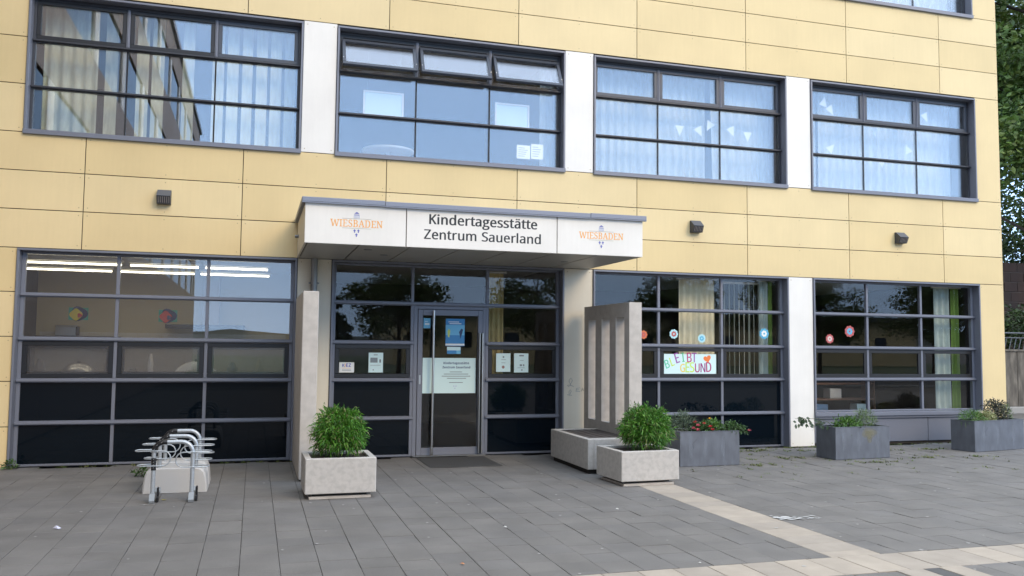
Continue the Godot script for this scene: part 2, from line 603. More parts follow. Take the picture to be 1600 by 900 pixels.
# ---------------------------------------------------------------- the building
# an insulating unit of several sheets of glass; more sheets mirror more of the sky
func glazing(x0: float, x1: float, y0: float, y1: float, z: float, sheets := 1) -> ArrayMesh:
	var st := st_new()
	for i in sheets:
		box(st, Vector3(x0, y0, z - 0.004 - 0.012 * i), Vector3(x1, y1, z - 0.012 * i))
	return done(st)

func sash(w: Node3D, x0: float, x1: float, y0: float, y1: float, z: float, b: float, m: Material) -> void:
	var st := st_new()
	box(st, Vector3(x0, y0, z - 0.05), Vector3(x1, y0 + b, z), 0.004)
	box(st, Vector3(x0, y1 - b, z - 0.05), Vector3(x1, y1, z), 0.004)
	box(st, Vector3(x0, y0 + b + 0.0005, z - 0.05), Vector3(x0 + b, y1 - b - 0.0005, z - 0.0005), 0.004)
	box(st, Vector3(x1 - b, y0 + b + 0.0005, z - 0.05), Vector3(x1, y1 - b - 0.0005, z - 0.0005), 0.004)
	obj("sash", st, m, w)

# window: opening x0..x1, y0..y1; ys = transom heights; kinds[row][col] from the top: "f" fixed, "s" sash, "d" dark panel, "h" hopper open, "o" left out (door)
func window(b: Node3D, x0: float, x1: float, y0: float, y1: float, ys: Array, xs: Array, kinds: Array, upper: bool, sash_col: Array, sill := true, sheets := 1) -> Node3D:
	var w := node("window", b)
	var fg: Material = M["frame_grey"]
	var fi: Material = M["frame_dark"] if upper else M["frame_grey"]
	var st := st_new()
	var zi := -0.21
	box(st, Vector3(x0, y1 - 0.03, zi), Vector3(x1, y1, 0.028), 0.003)
	box(st, Vector3(x0, y0 + 0.0005, zi), Vector3(x0 + 0.03, y1 - 0.0305, 0.0275), 0.003)
	box(st, Vector3(x1 - 0.03, y0 + 0.0005, zi), Vector3(x1, y1 - 0.0305, 0.0275), 0.003)
	obj("frame", st, fg, w)
	if sill:
		st = st_new()
		box(st, Vector3(x0 - 0.004, y0 - 0.012, -0.12), Vector3(x1 + 0.004, y0 + 0.055, 0.045), 0.004)
		obj("sill", st, fg, w)
	var yb := y0 + (0.056 if sill else 0.0)
	var yt := y1 - 0.031
	var xl := x0 + 0.0305
	var xr := x1 - 0.0305
	# outer stiles and head of the glazing frame
	st = st_new()
	var sw := 0.035 if upper else 0.05
	box(st, Vector3(xl, yb, -0.20), Vector3(xl + sw, yt, -0.131), 0.003)
	box(st, Vector3(xr - sw, yb, -0.20), Vector3(xr, yt, -0.131), 0.003)
	box(st, Vector3(xl + sw + 0.0005, yt - (0.045 if upper else 0.03), -0.20), Vector3(xr - sw - 0.0005, yt, -0.132), 0.003)
	if kinds[-1][1] == "o":
		box(st, Vector3(xl + sw + 0.0005, yb, -0.20), Vector3(xs[0] + 0.023, yb + 0.03, -0.132), 0.003)
		box(st, Vector3(xs[1] - 0.023, yb, -0.20), Vector3(xr - sw - 0.0005, yb + 0.03, -0.132), 0.003)
	else:
		box(st, Vector3(xl + sw + 0.0005, yb, -0.20), Vector3(xr - sw - 0.0005, yb + 0.03, -0.132), 0.003)
	obj("glazing_frame", st, fi, w)
	var xa := xl + sw
	var xb := xr - sw
	var edges_x := [xa] + xs + [xb]
	var tops := [yt - (0.045 if upper else 0.03)] + ys
	var bots := ys + [yb + 0.03]
	for yi in ys.size():
		var y: float = ys[yi]
		var hh := 0.024 if upper else 0.03
		# rails stop at the door
		var spans := [[xl, xr]]
		if kinds[yi][1] == "o" and kinds[yi + 1][1] == "o":
			spans = [[xl, xs[0] + 0.024], [xs[1] - 0.024, xr]]
		for sp in spans:
			st = st_new()
			box(st, Vector3(sp[0] + 0.001, y - hh, -0.19), Vector3(sp[1] - 0.001, y + hh, -0.125), 0.003)
			box(st, Vector3(sp[0] + 0.002, y - hh * 0.55, -0.1249), Vector3(sp[1] - 0.002, y + hh * 0.55, -0.085), 0.004)
			obj("transom", st, fi if upper else fg, w)
	for r in kinds.size():
		var t: float = tops[r] - (0.0 if r == 0 else (0.025 if upper else 0.031))
		var bt: float = bots[r] + (0.0 if r == kinds.size() - 1 else (0.025 if upper else 0.031))
		for c in kinds[r].size():
			var thin: bool = upper and r > 0
			var mh := 0.011 if thin else 0.0235
			var a: float = edges_x[c] + (0.0 if c == 0 else mh)
			var d: float = edges_x[c + 1] - (0.0 if c == kinds[r].size() - 1 else mh)
			var kd: String = kinds[r][c]
			if c > 0 and not (kd == "o" and kinds[r][c - 1] == "o"):
				st = st_new()
				var zx: float = edges_x[c]
				if thin:
					box(st, Vector3(zx - mh + 0.0005, bt, -0.185), Vector3(zx + mh - 0.0005, t, -0.155))
					obj("mullion", st, M["seal"], w)
				else:
					box(st, Vector3(zx - mh + 0.0005, bt, -0.19), Vector3(zx + mh - 0.0005, t, -0.130), 0.003)
					if not upper:
						for q in [0.12, 0.5, 0.88]:
							plate(st, ring_pts(zx, lerpf(bt, t, q), 0.006, 6), -0.130, 0.003)
					else:
						box(st, Vector3(zx - 0.006, bt, -0.1299), Vector3(zx + 0.006, t, -0.115), 0.002)
					obj("mullion", st, M["frame_dark"] if upper and r > 0 else fg, w)
			if kd == "f":
				obj("pane", glazing(a + 0.001, d - 0.001, bt + 0.001, t - 0.001, -0.155, sheets), M["glass" if sheets > 1 else "plain_glass"], w)
			elif kd == "d":
				bx("dark_panel", Vector3(a + 0.001, bt + 0.001, -0.175), Vector3(d - 0.001, t - 0.001, -0.155), M["dark_glass"], w)
			elif kd == "s":
				var fb := 0.055 if upper else 0.062
				var sm: Material = M[sash_col[c]]
				sash(w, a + 0.002, d - 0.002, bt + 0.002, t - 0.002, -0.132, fb, sm)
				obj("pane", glazing(a + fb, d - fb, bt + fb, t - fb, -0.150, sheets), M["glass" if sheets > 1 else "plain_glass"], w)
			elif kd == "h":
				# opened bottom-out on its stays
				var fr := node("sash", w, Vector3(0, t - 0.075, -0.10))
				fr.rotation.x = deg_to_rad(-27.0)
				var H := 0.52
				sash(fr, a + 0.01, d - 0.01, -H, 0.0, 0.0, 0.05, M["sash_grey"])
				var pn := obj("pane", glazing(a + 0.055, d - 0.055, -H + 0.045, -0.045, -0.010, sheets), M["glass"], fr)
				# the fixed rebate it leaves behind
				st = st_new()
				box(st, Vector3(a, bt, -0.20), Vector3(a + 0.03, t, -0.14))
				box(st, Vector3(d - 0.03, bt, -0.20), Vector3(d, t, -0.14))
				box(st, Vector3(a + 0.0305, bt, -0.20), Vector3(d - 0.0305, bt + 0.035, -0.141))
				box(st, Vector3(a + 0.0305, t - 0.05, -0.20), Vector3(d - 0.0305, t, -0.141))
				obj("rebate", st, M["sash_black"], w)
				st = st_new()
				for sx in [a + 0.02, d - 0.02]:
					tube(st, PackedVector3Array([Vector3(sx, bt + 0.12, -0.13), Vector3(sx, bt + 0.13, 0.09)]), 0.006, -1, 6)
				obj("stay", st, M["steel"], w)
	return w

func building() -> void:
	var b := node("school_building")
	tag(b, "long building clad in yellow panels with grey ribbon windows and entrance canopy", "building")
	var YR := 12.2
	var D := -9.0
	# structural wall behind the cladding
	var piers := [[XL, wx(0)]]
	for k in 3:
		piers.append([wx(k) + WW, wx(k + 1)])
	piers.append([wx(3) + WW, XE - 0.012])
	var levels := [[-0.05, GF, false], [4.55, 6.555, true], [8.145, 10.15, true]]
	var bands := [[GF, 4.538], [6.555, 8.133], [10.15, YR]]
	for q in bands:
		bx("wall", Vector3(XL, q[0], -0.32), Vector3(XE - 0.012, q[1], -0.022), M["backing"], b)
	for l in levels:
		for p in piers:
			bx("wall", Vector3(p[0], l[0], -0.32), Vector3(p[1], l[1] - (0.0 if l[0] < 0 else 0.0), -0.0221), M["backing"], b)
	bx("wall", Vector3(XE - 0.30, -0.05, D), Vector3(XE - 0.013, YR, -0.321), M["backing"], b)
	bx("wall", Vector3(XL - 0.3, -0.05, D), Vector3(XL - 0.001, YR, -0.022), M["backing"], b)
	bx("wall", Vector3(XL - 0.3, -0.05, D - 0.3), Vector3(XE - 0.013, YR, D - 0.001), M["room_light"], b)
	bx("roof", Vector3(XL - 0.3, YR + 0.001, D - 0.3), Vector3(XE + 0.05, YR + 0.25, 0.06), M["cap_metal"], b, 0.01)
	# floors, ceilings, back walls and partitions of the rooms
	bx("floor", Vector3(XL, -0.04, D), Vector3(XE - 0.31, -0.012, -0.33), M["room_floor"], b)
	bx("floor", Vector3(XL, 3.05, D), Vector3(XE - 0.31, 4.30, -0.33), M["room_light"], b)
	bx("floor", Vector3(XL, 6.85, D), Vector3(XE - 0.31, 8.0, -0.33), M["room_light"], b)
	for k in 3:
		var px := wx(k) + WW + 0.25
		for l in [[-0.011, 3.049], [4.301, 6.849], [8.001, YR - 0.001]]:
			bx("partition", Vector3(px - 0.08, l[0], D), Vector3(px + 0.08, l[1], -0.33), M["room_beige"] if k == 0 and l[0] < 0 else M["room_dark"] if l[0] < 0 else M["room_light"], b)
	bx("partition", Vector3(XL, -0.011, -4.0), Vector3(wx(0) + WW + 0.169, 3.049, -3.85), M["room_beige"], b)
	bx("partition", Vector3(wx(1) - 0.16, -0.011, -6.0), Vector3(XE - 0.31, 3.049, -5.85), M["room_dark"], b)
	bx("partition", Vector3(XL, 4.301, -6.0), Vector3(XE - 0.31, 6.849, -5.85), M["room_dark"], b)
	# cladding
	var riv := []
	var pr := RandomNumberGenerator.new()
	pr.seed = 8
	var panel := func(x0: float, x1: float, y0: float, y1: float, m: Material, called: String) -> void:
		var g := 0.0055
		bx(called, Vector3(x0 + g, y0 + g, -0.014), Vector3(x1 - g, y1 - g, pr.randf_range(-0.0007, 0.0007)), m, b, 0.0015)
		var n := 3 if x1 - x0 > 1.6 else 2
		for i in n:
			for yy in [y0 + 0.055, y1 - 0.055]:
				riv.append(Vector3(lerpf(x0 + 0.055, x1 - 0.055, float(i) / (n - 1)), yy, 0.0))
	var xs := [XL]
	for k in 8:
		xs.append(2.1 * k)
	xs.append(XE)
	for rows in [YM, YT, [10.17, 10.68, 11.19, 11.70, YR]]:
		for r in rows.size() - 1:
			for c in xs.size() - 1:
				panel.call(xs[c], xs[c + 1], rows[r], rows[r + 1], M["yellow_panel_%d" % (pr.randi() % 3)], "yellow_panel")
	# left strip beside the windows, in short rows
	for rows in [[-0.02, 0.551, 1.158, 1.762, 2.369, 2.97], [4.566, 5.237, 5.90, 6.582], [8.16, 8.83, 9.5, 10.17]]:
		for r in rows.size() - 1:
			panel.call(XL, wx(0) - 0.003, rows[r], rows[r + 1], M["yellow_panel_%d" % (pr.randi() % 3)], "yellow_panel")
	for rows in [[0.0, 2.97], [4.566, 6.582], [8.16, 10.17]]:
		panel.call(wx(3) + WW + 0.003, XE, rows[0], rows[1], M["yellow_panel_0"], "yellow_panel")
	# panels of the gable end
	for r in 23:
		bx("yellow_panel", Vector3(XE - 0.012, 0.005 + 0.53 * r, D + 0.0), Vector3(XE - 0.001, 0.53 * (r + 1) - 0.005, -0.016), M["yellow_panel_%d" % (r % 3)], b)
	# pale pier panels between the windows
	for k in 3:
		var a := wx(k) + WW + 0.003
		var e := wx(k + 1) - 0.003
		panel.call(a, e, 4.566, 6.582, M["white_panel"], "pier_panel")
		panel.call(a, e, 8.16, 10.17, M["white_panel"], "pier_panel")
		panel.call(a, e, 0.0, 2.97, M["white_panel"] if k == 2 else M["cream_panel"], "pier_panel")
	var disc := st_new()
	plate(disc, ring_pts(0, 0, 0.0075, 7), 0.0, 0.0025)
	var mm := MultiMesh.new()
	mm.transform_format = MultiMesh.TRANSFORM_3D
	mm.mesh = done(disc)
	mm.instance_count = riv.size()
	for i in riv.size():
		mm.set_instance_transform(i, Transform3D(Basis(), riv[i] + Vector3(0, 0, -0.0005)))
	var mi := MultiMeshInstance3D.new()
	mi.name = "panel_rivets"
	mi.multimesh = mm
	mi.material_override = M["rivet"]
	tag(mi, "", "", "", "stuff")
	b.add_child(mi, true)
	# windows
	var f3 := ["f", "f", "f"]
	var s3 := ["s", "s", "s"]
	var d3 := ["d", "d", "d"]
	for k in 4:
		var m1 := wx(k) + 1.25
		var m2 := wx(k) + 2.45
		var sc: Array = [["sash_black", "sash_black", "sash_grey"], ["sash_grey", "sash_grey", "sash_grey"], ["sash_grey", "sash_grey", "sash_grey"], ["sash_grey", "sash_grey", "sash_grey"]][k]
		window(b, wx(k), wx(k) + WW, 4.55, 6.555, [5.90, 5.24], [m1, m2], [["h", "h", "h"] if k == 1 else s3, f3, f3], true, sc, true, 4)
		window(b, wx(k), wx(k) + WW, 8.145, 10.15, [9.49, 8.83], [m1, m2], [s3, f3, f3], true, sc, true, 4)
		var sb := ["sash_black", "sash_black", "sash_black"]
		if k == 1:
			var w := window(b, wx(k), wx(k) + WW, 0.0, GF, [2.34, 1.735, 1.165, 0.585], [m1, m2], [f3, ["f", "o", "f"], ["s", "o", "s"], ["d", "o", "d"], ["d", "o", "d"]], false, sb, false)
		elif k == 3:
			window(b, wx(k), wx(k) + WW, 0.53, GF, [2.34, 1.735, 1.165], [m1, m2], [f3, f3, s3, f3], false, sb)
		else:
			window(b, wx(k), wx(k) + WW, 0.0, GF, [2.34, 1.735, 1.165, 0.585], [m1, m2], [f3, f3, s3, d3, d3], false, sb, false, 2 if k == 0 else 1)
	# grey plinth panels under the last ground-floor window
	var px3 := wx(3)
	bx("plinth_backing", Vector3(px3, 0.0, -0.20), Vector3(px3 + WW, 0.515, -0.05), M["backing"], b)
	for q in [[0.02, 1.23], [1.24, 2.45], [2.46, WW - 0.02]]:
		bx("plinth_panel", Vector3(px3 + q[0], 0.05, -0.049), Vector3(px3 + q[1], 0.47, -0.025), M["frame_grey"], b, 0.003)
	bx("plinth_rail", Vector3(px3, 0.475, -0.049), Vector3(px3 + WW, 0.512, 0.012), M["frame_grey"], b, 0.003)
	# insect screens in the kitchen row: slim dark frames bolted over the sashes
	door(b)
	canopy(b)

func door(b: Node3D) -> void:
	var m1 := wx(1) + 1.25
	var m2 := wx(1) + 2.45
	var d := node("door", b)
	var fg: Material = M["frame_grey"]
	var st := st_new()
	var xa := m1 + 0.025
	var xb := m2 - 0.025
	# fixed frame
	box(st, Vector3(xa, 0.0, -0.20), Vector3(xa + 0.06, 2.308, -0.128), 0.003)
	box(st, Vector3(xb - 0.045, 0.0, -0.20), Vector3(xb, 2.308, -0.128), 0.003)
	box(st, Vector3(xa + 0.0605, 2.262, -0.20), Vector3(xb - 0.0455, 2.308, -0.128), 0.003)
	obj("door_frame", st, fg, d)
	# leaf
	var la := xa + 0.065
	var lb := xb - 0.05
	st = st_new()
	box(st, Vector3(la, 0.012, -0.175), Vector3(la + 0.075, 2.256, -0.115), 0.004)
	box(st, Vector3(lb - 0.075, 0.012, -0.175), Vector3(lb, 2.256, -0.115), 0.004)
	box(st, Vector3(la + 0.0755, 2.165, -0.175), Vector3(lb - 0.0755, 2.256, -0.1155), 0.004)
	box(st, Vector3(la + 0.0755, 0.012, -0.175), Vector3(lb - 0.0755, 0.125, -0.1155), 0.004)
	obj("door_leaf", st, fg, d)
	obj("pane", glazing(la + 0.076, lb - 0.076, 0.126, 2.164, -0.135), M["plain_glass"], d)
	st = st_new()
	tube(st, PackedVector3Array([Vector3(4.985, 0.02, -0.04), Vector3(4.985, 2.24, -0.04)]), 0.018, -1, 14)
	for y in [0.14, 2.2]:
		tube(st, PackedVector3Array([Vector3(4.985, y, -0.04), Vector3(4.985, y, -0.113)]), 0.010, -1, 8)
	obj("pull_bar", st, M["steel"], d)
	st = st_new()
	box(st, Vector3(5.722, 0.03, -0.113), Vector3(5.737, 1.90, -0.045), 0.003)
	box(st, Vector3(5.768, 0.03, -0.113), Vector3(5.785, 1.90, -0.045), 0.003)
	obj("edge_guard", st, M["steel"], d)
	bx("edge_guard_slot", Vector3(5.738, 0.03, -0.113), Vector3(5.767, 1.899, -0.085), M["black"], d)
	bx("lock_plate", Vector3(la + 0.025, 1.10, -0.1149), Vector3(la + 0.05, 1.24, -0.108), M["steel"], d, 0.002)
	bx("threshold", Vector3(xa, 0.0, -0.115), Vector3(xb, 0.012, -0.02), M["pipe_zinc"], d, 0.002)

func canopy(b: Node3D) -> void:
	var c := node("canopy", b)
	var xl := 2.90
	var xr := 7.555
	var zf := 2.0
	var yb := 2.975
	var yt := 3.485
	bx("core", Vector3(xl + 0.03, yb + 0.02, 0.03), Vector3(xr - 0.03, yt, zf - 0.03), M["backing"], c)
	var j := [xl, 4.187, 6.272, xr]
	for i in 3:
		bx("fascia_panel", Vector3(j[i] + (0.0 if i == 0 else 0.006), yb, zf - 0.029), Vector3(j[i + 1] - (0.0 if i == 2 else 0.006), yt, zf), M["white_panel"], c, 0.002)
	for s in [0, 1]:
		var x := xl if s == 0 else xr - 0.028
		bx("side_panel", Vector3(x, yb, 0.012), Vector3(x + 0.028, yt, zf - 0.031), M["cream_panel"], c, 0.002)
	var n := 7
	for i in n:
		var a := lerpf(xl + 0.03, xr - 0.03, float(i) / n)
		var e := lerpf(xl + 0.03, xr - 0.03, float(i + 1) / n)
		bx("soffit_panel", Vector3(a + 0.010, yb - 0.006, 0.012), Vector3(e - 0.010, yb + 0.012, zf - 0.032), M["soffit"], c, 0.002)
	for p in [[3.75, 1.55], [4.05, 0.95], [6.75, 1.0]]:
		var st := st_new()
		plate(st, ring_pts(0, 0, 0.055, 18), 0.0, 0.006, Transform3D(Basis.from_euler(Vector3(PI / 2, 0, 0)), Vector3(p[0], yb - 0.0065, p[1])))
		obj("soffit_spot", st, M["pipe_zinc"], c)
	# sheet-metal edge in three lengths, the outer ones set a little higher
	var capx := [xl - 0.045, 3.90, 6.75, xr + 0.045]
	for i in 3:
		var dy := 0.006 if i != 1 else 0.0
		bx("roof_edge", Vector3(capx[i], yt + 0.001 + dy, 0.012), Vector3(capx[i + 1] - 0.001, yt + 0.062 + dy, zf + 0.045), M["cap_metal"], c, 0.005)
		bx("roof_edge", Vector3(capx[i], yt - 0.012 + dy, zf + 0.0), Vector3(capx[i + 1] - 0.001, yt + 0.0005 + dy, zf + 0.044), M["cap_metal"], c)
	var sp := st_new()
	tube(sp, PackedVector3Array([Vector3(xl - 0.055, 3.24, 0.42), Vector3(xl + 0.02, 3.245, 0.42)]), 0.022, -1, 12)
	obj("overflow_spout", sp, M["pipe_zinc"], c)
	# lettering and emblems on the front
	lettering("lettering", "Kindertagesstätte", "Droid Sans", 4.492, 3.247, 1.487, zf + 0.0005, M["ink"], c, 400, 0.93, 0.0, 0.024)
	lettering("lettering", "Zentrum Sauerland", "Droid Sans", 4.424, 3.088, 1.61, zf + 0.0005, M["ink"], c, 400, 0.93, 0.0, 0.024)
	# the first line reaches below the baseline with its g, so it is set from there
	for e in [[3.545, 3.245, 0.665], [6.925, 3.245, 0.665]]:
		emblem(c, e[0], e[1], e[2], zf + 0.0005)

func emblem(c: Node3D, cx: float, cy: float, w: float, z: float) -> void:
	var e := node("emblem", c)
	lettering("lettering", "WIESBADEN", "Droid Serif", cx - w * 0.5, cy - 0.045, w, z, M["logo_orange"], e, 400, 1.15, 0.0, 0.012)
	var st := st_new()
	for y in [cy + 0.062, cy - 0.062]:
		box(st, Vector3(cx - 0.185, y - 0.002, z), Vector3(cx + 0.185, y + 0.002, z + 0.002))
	obj("rule", st, M["logo_line"], e)
	st = st_new()
	# little domed roof over columns
	plate(st, PackedVector2Array([Vector2(cx - 0.034, cy + 0.128), Vector2(cx + 0.034, cy + 0.128), Vector2(cx + 0.018, cy + 0.139), Vector2(cx, cy + 0.150), Vector2(cx - 0.018, cy + 0.139)]), z, 0.002)
	box(st, Vector3(cx - 0.034, cy + 0.108, z), Vector3(cx + 0.034, cy + 0.116, z + 0.002))
	obj("pavilion_roof", st, M["logo_blue"], e)
	st = st_new()
	for i in 5:
		var x := cx - 0.032 + 0.016 * i
		box(st, Vector3(x - 0.004, cy + 0.066, z), Vector3(x + 0.004, cy + 0.106, z + 0.002))
	obj("pavilion_columns", st, M["logo_pale"], e)
	st = st_new()
	for p in [[-0.024, -0.095], [0.024, -0.095], [0.0, -0.147]]:
		var x: float = cx + p[0]
		var y: float = cy + p[1]
		plate(st, PackedVector2Array([Vector2(x, y + 0.024), Vector2(x - 0.007, y + 0.012), Vector2(x - 0.017, y + 0.006), Vector2(x - 0.015, y - 0.002), Vector2(x - 0.006, y + 0.001), Vector2(x - 0.007, y - 0.022), Vector2(x + 0.007, y - 0.022), Vector2(x + 0.006, y + 0.001), Vector2(x + 0.015, y - 0.002), Vector2(x + 0.017, y + 0.006), Vector2(x + 0.007, y + 0.012)]), z, 0.002)
	obj("lilies", st, M["logo_blue"], e)

# ---------------------------------------------------------------- the wing that stands at a right angle beside the camera, and what the glass mirrors
func wing() -> void:
	var w := node("side_wing")
	tag(w, "tall beige side wing standing at a right angle to the yellow facade", "building")
	var xw := -1.40
	var H := 15.0
	var Z1 := 44.0
	bx("wall", Vector3(xw - 11.0, -0.05, 0.07), Vector3(xw - 0.06, H, Z1), M["backing"], w)
	bx("roof", Vector3(xw - 11.2, H + 0.001, 0.07), Vector3(xw + 0.12, H + 0.25, Z1 + 0.1), M["cap_metal"], w)
	var z := 0.08
	var i := 0
	while z < Z1 - 0.1:
		var z2 := minf(z + 4.2, Z1)
		for q in [[-0.02, 4.6], [6.5, 8.2], [10.1, 11.8], [13.7, H]]:
			bx("wall_panel", Vector3(xw - 0.059, q[0], z + 0.006), Vector3(xw, q[1], z2 - 0.006), M["wing_panel"], w)
		for q in [[4.6, 6.5], [8.2, 10.1], [11.8, 13.7]]:
			bx("wall_panel", Vector3(xw - 0.059, q[0], z2 - 0.55), Vector3(xw - 0.0005, q[1], z2 - 0.007), M["white_panel"], w)
			bx("window", Vector3(xw - 0.059, q[0] + 0.002, z + 0.007), Vector3(xw - 0.045, q[1] - 0.002, z2 - 0.556), M["dark_glass"], w)
		z = z2
		i += 1

func leaf_cloud(blobs: Array, n: int, size: float, sd: int, tones: Array, shell := 0.55) -> ArrayMesh:
	var r := RandomNumberGenerator.new()
	r.seed = sd
	var st := st_new()
	var vol := 0.0
	for b in blobs:
		vol += pow(b[1].x * b[1].y * b[1].z, 0.7)
	for b in blobs:
		var cnt := int(n * pow(b[1].x * b[1].y * b[1].z, 0.7) / vol)
		for i in cnt:
			var d := Vector3(r.randfn(), r.randfn(), r.randfn()).normalized()
			var rad := pow(r.randf(), shell)
			var p: Vector3 = b[0] + d * b[1] * rad
			var ax := Vector3(r.randfn(), r.randfn() * 0.6 - 0.3, r.randfn()).normalized()
			var sd2 := ax.cross(Vector3(r.randfn(), r.randfn(), r.randfn())).normalized()
			var L := size * r.randf_range(0.6, 1.3)
			var tone: Color = tones[r.randi() % tones.size()]
			var k := r.randf_range(0.75, 1.25)
			st.set_color(Color(tone.r * k, tone.g * k, tone.b * k))
			var up := ax.cross(sd2)
			quad(st, p - ax * L * 0.5, p + sd2 * L * 0.28 + up * L * 0.06, p + ax * L * 0.5, p - sd2 * L * 0.28 + up * L * 0.06, up)
	return done(st)

func tree(called: String, at: Vector3, h: float, rad: float, trunk_r: float, leaves: int, leaf: float, sd: int, tones: Array, label: String, clear := 0.3, group := "") -> Node3D:
	var r := RandomNumberGenerator.new()
	r.seed = sd
	var t := node(called, null, at)
	tag(t, label, "tree", group)
	var st := st_new()
	tube(st, PackedVector3Array([Vector3(0, -0.05, 0), Vector3(0.04, h * 0.25, 0.02), Vector3(-0.05, h * 0.5, 0.05), Vector3(0.05, h * 0.8, 0)]), trunk_r, trunk_r * 0.3, 10)
	obj("trunk", st, M["bark"], t)
	st = st_new()
	var blobs := []
	var nb := 26
	for i in nb:
		var y0 := h * r.randf_range(clear * 0.8, 0.75)
		var a := r.randf() * TAU_
		var up := r.randf_range(0.08, 0.25) * h
		var rr := rad * r.randf_range(0.45, 0.95) * sqrt(maxf(0.15, 1.0 - pow((y0 + up - h * 0.5) / (h * 0.55), 2.0)))
		var e := Vector3(cos(a) * rr, y0 + up, sin(a) * rr)
		var m := Vector3(cos(a) * rr * 0.5, y0 + up * 0.65, sin(a) * rr * 0.5)
		tube(st, PackedVector3Array([Vector3(0, y0, 0), m, e]), trunk_r * 0.28, trunk_r * 0.06, 6)
		var s := rad * r.randf_range(0.20, 0.36)
		blobs.append([e, Vector3(s * 1.25, s * 0.8, s * 1.25)])
		if i % 2 == 0:
			blobs.append([m + Vector3(0, s * 0.3, 0), Vector3(s, s * 0.6, s)])
	obj("limbs", st, M["bark"], t)
	obj("crown", leaf_cloud(blobs, leaves, leaf, sd + 1, tones), M["leaf"], t)
	return t

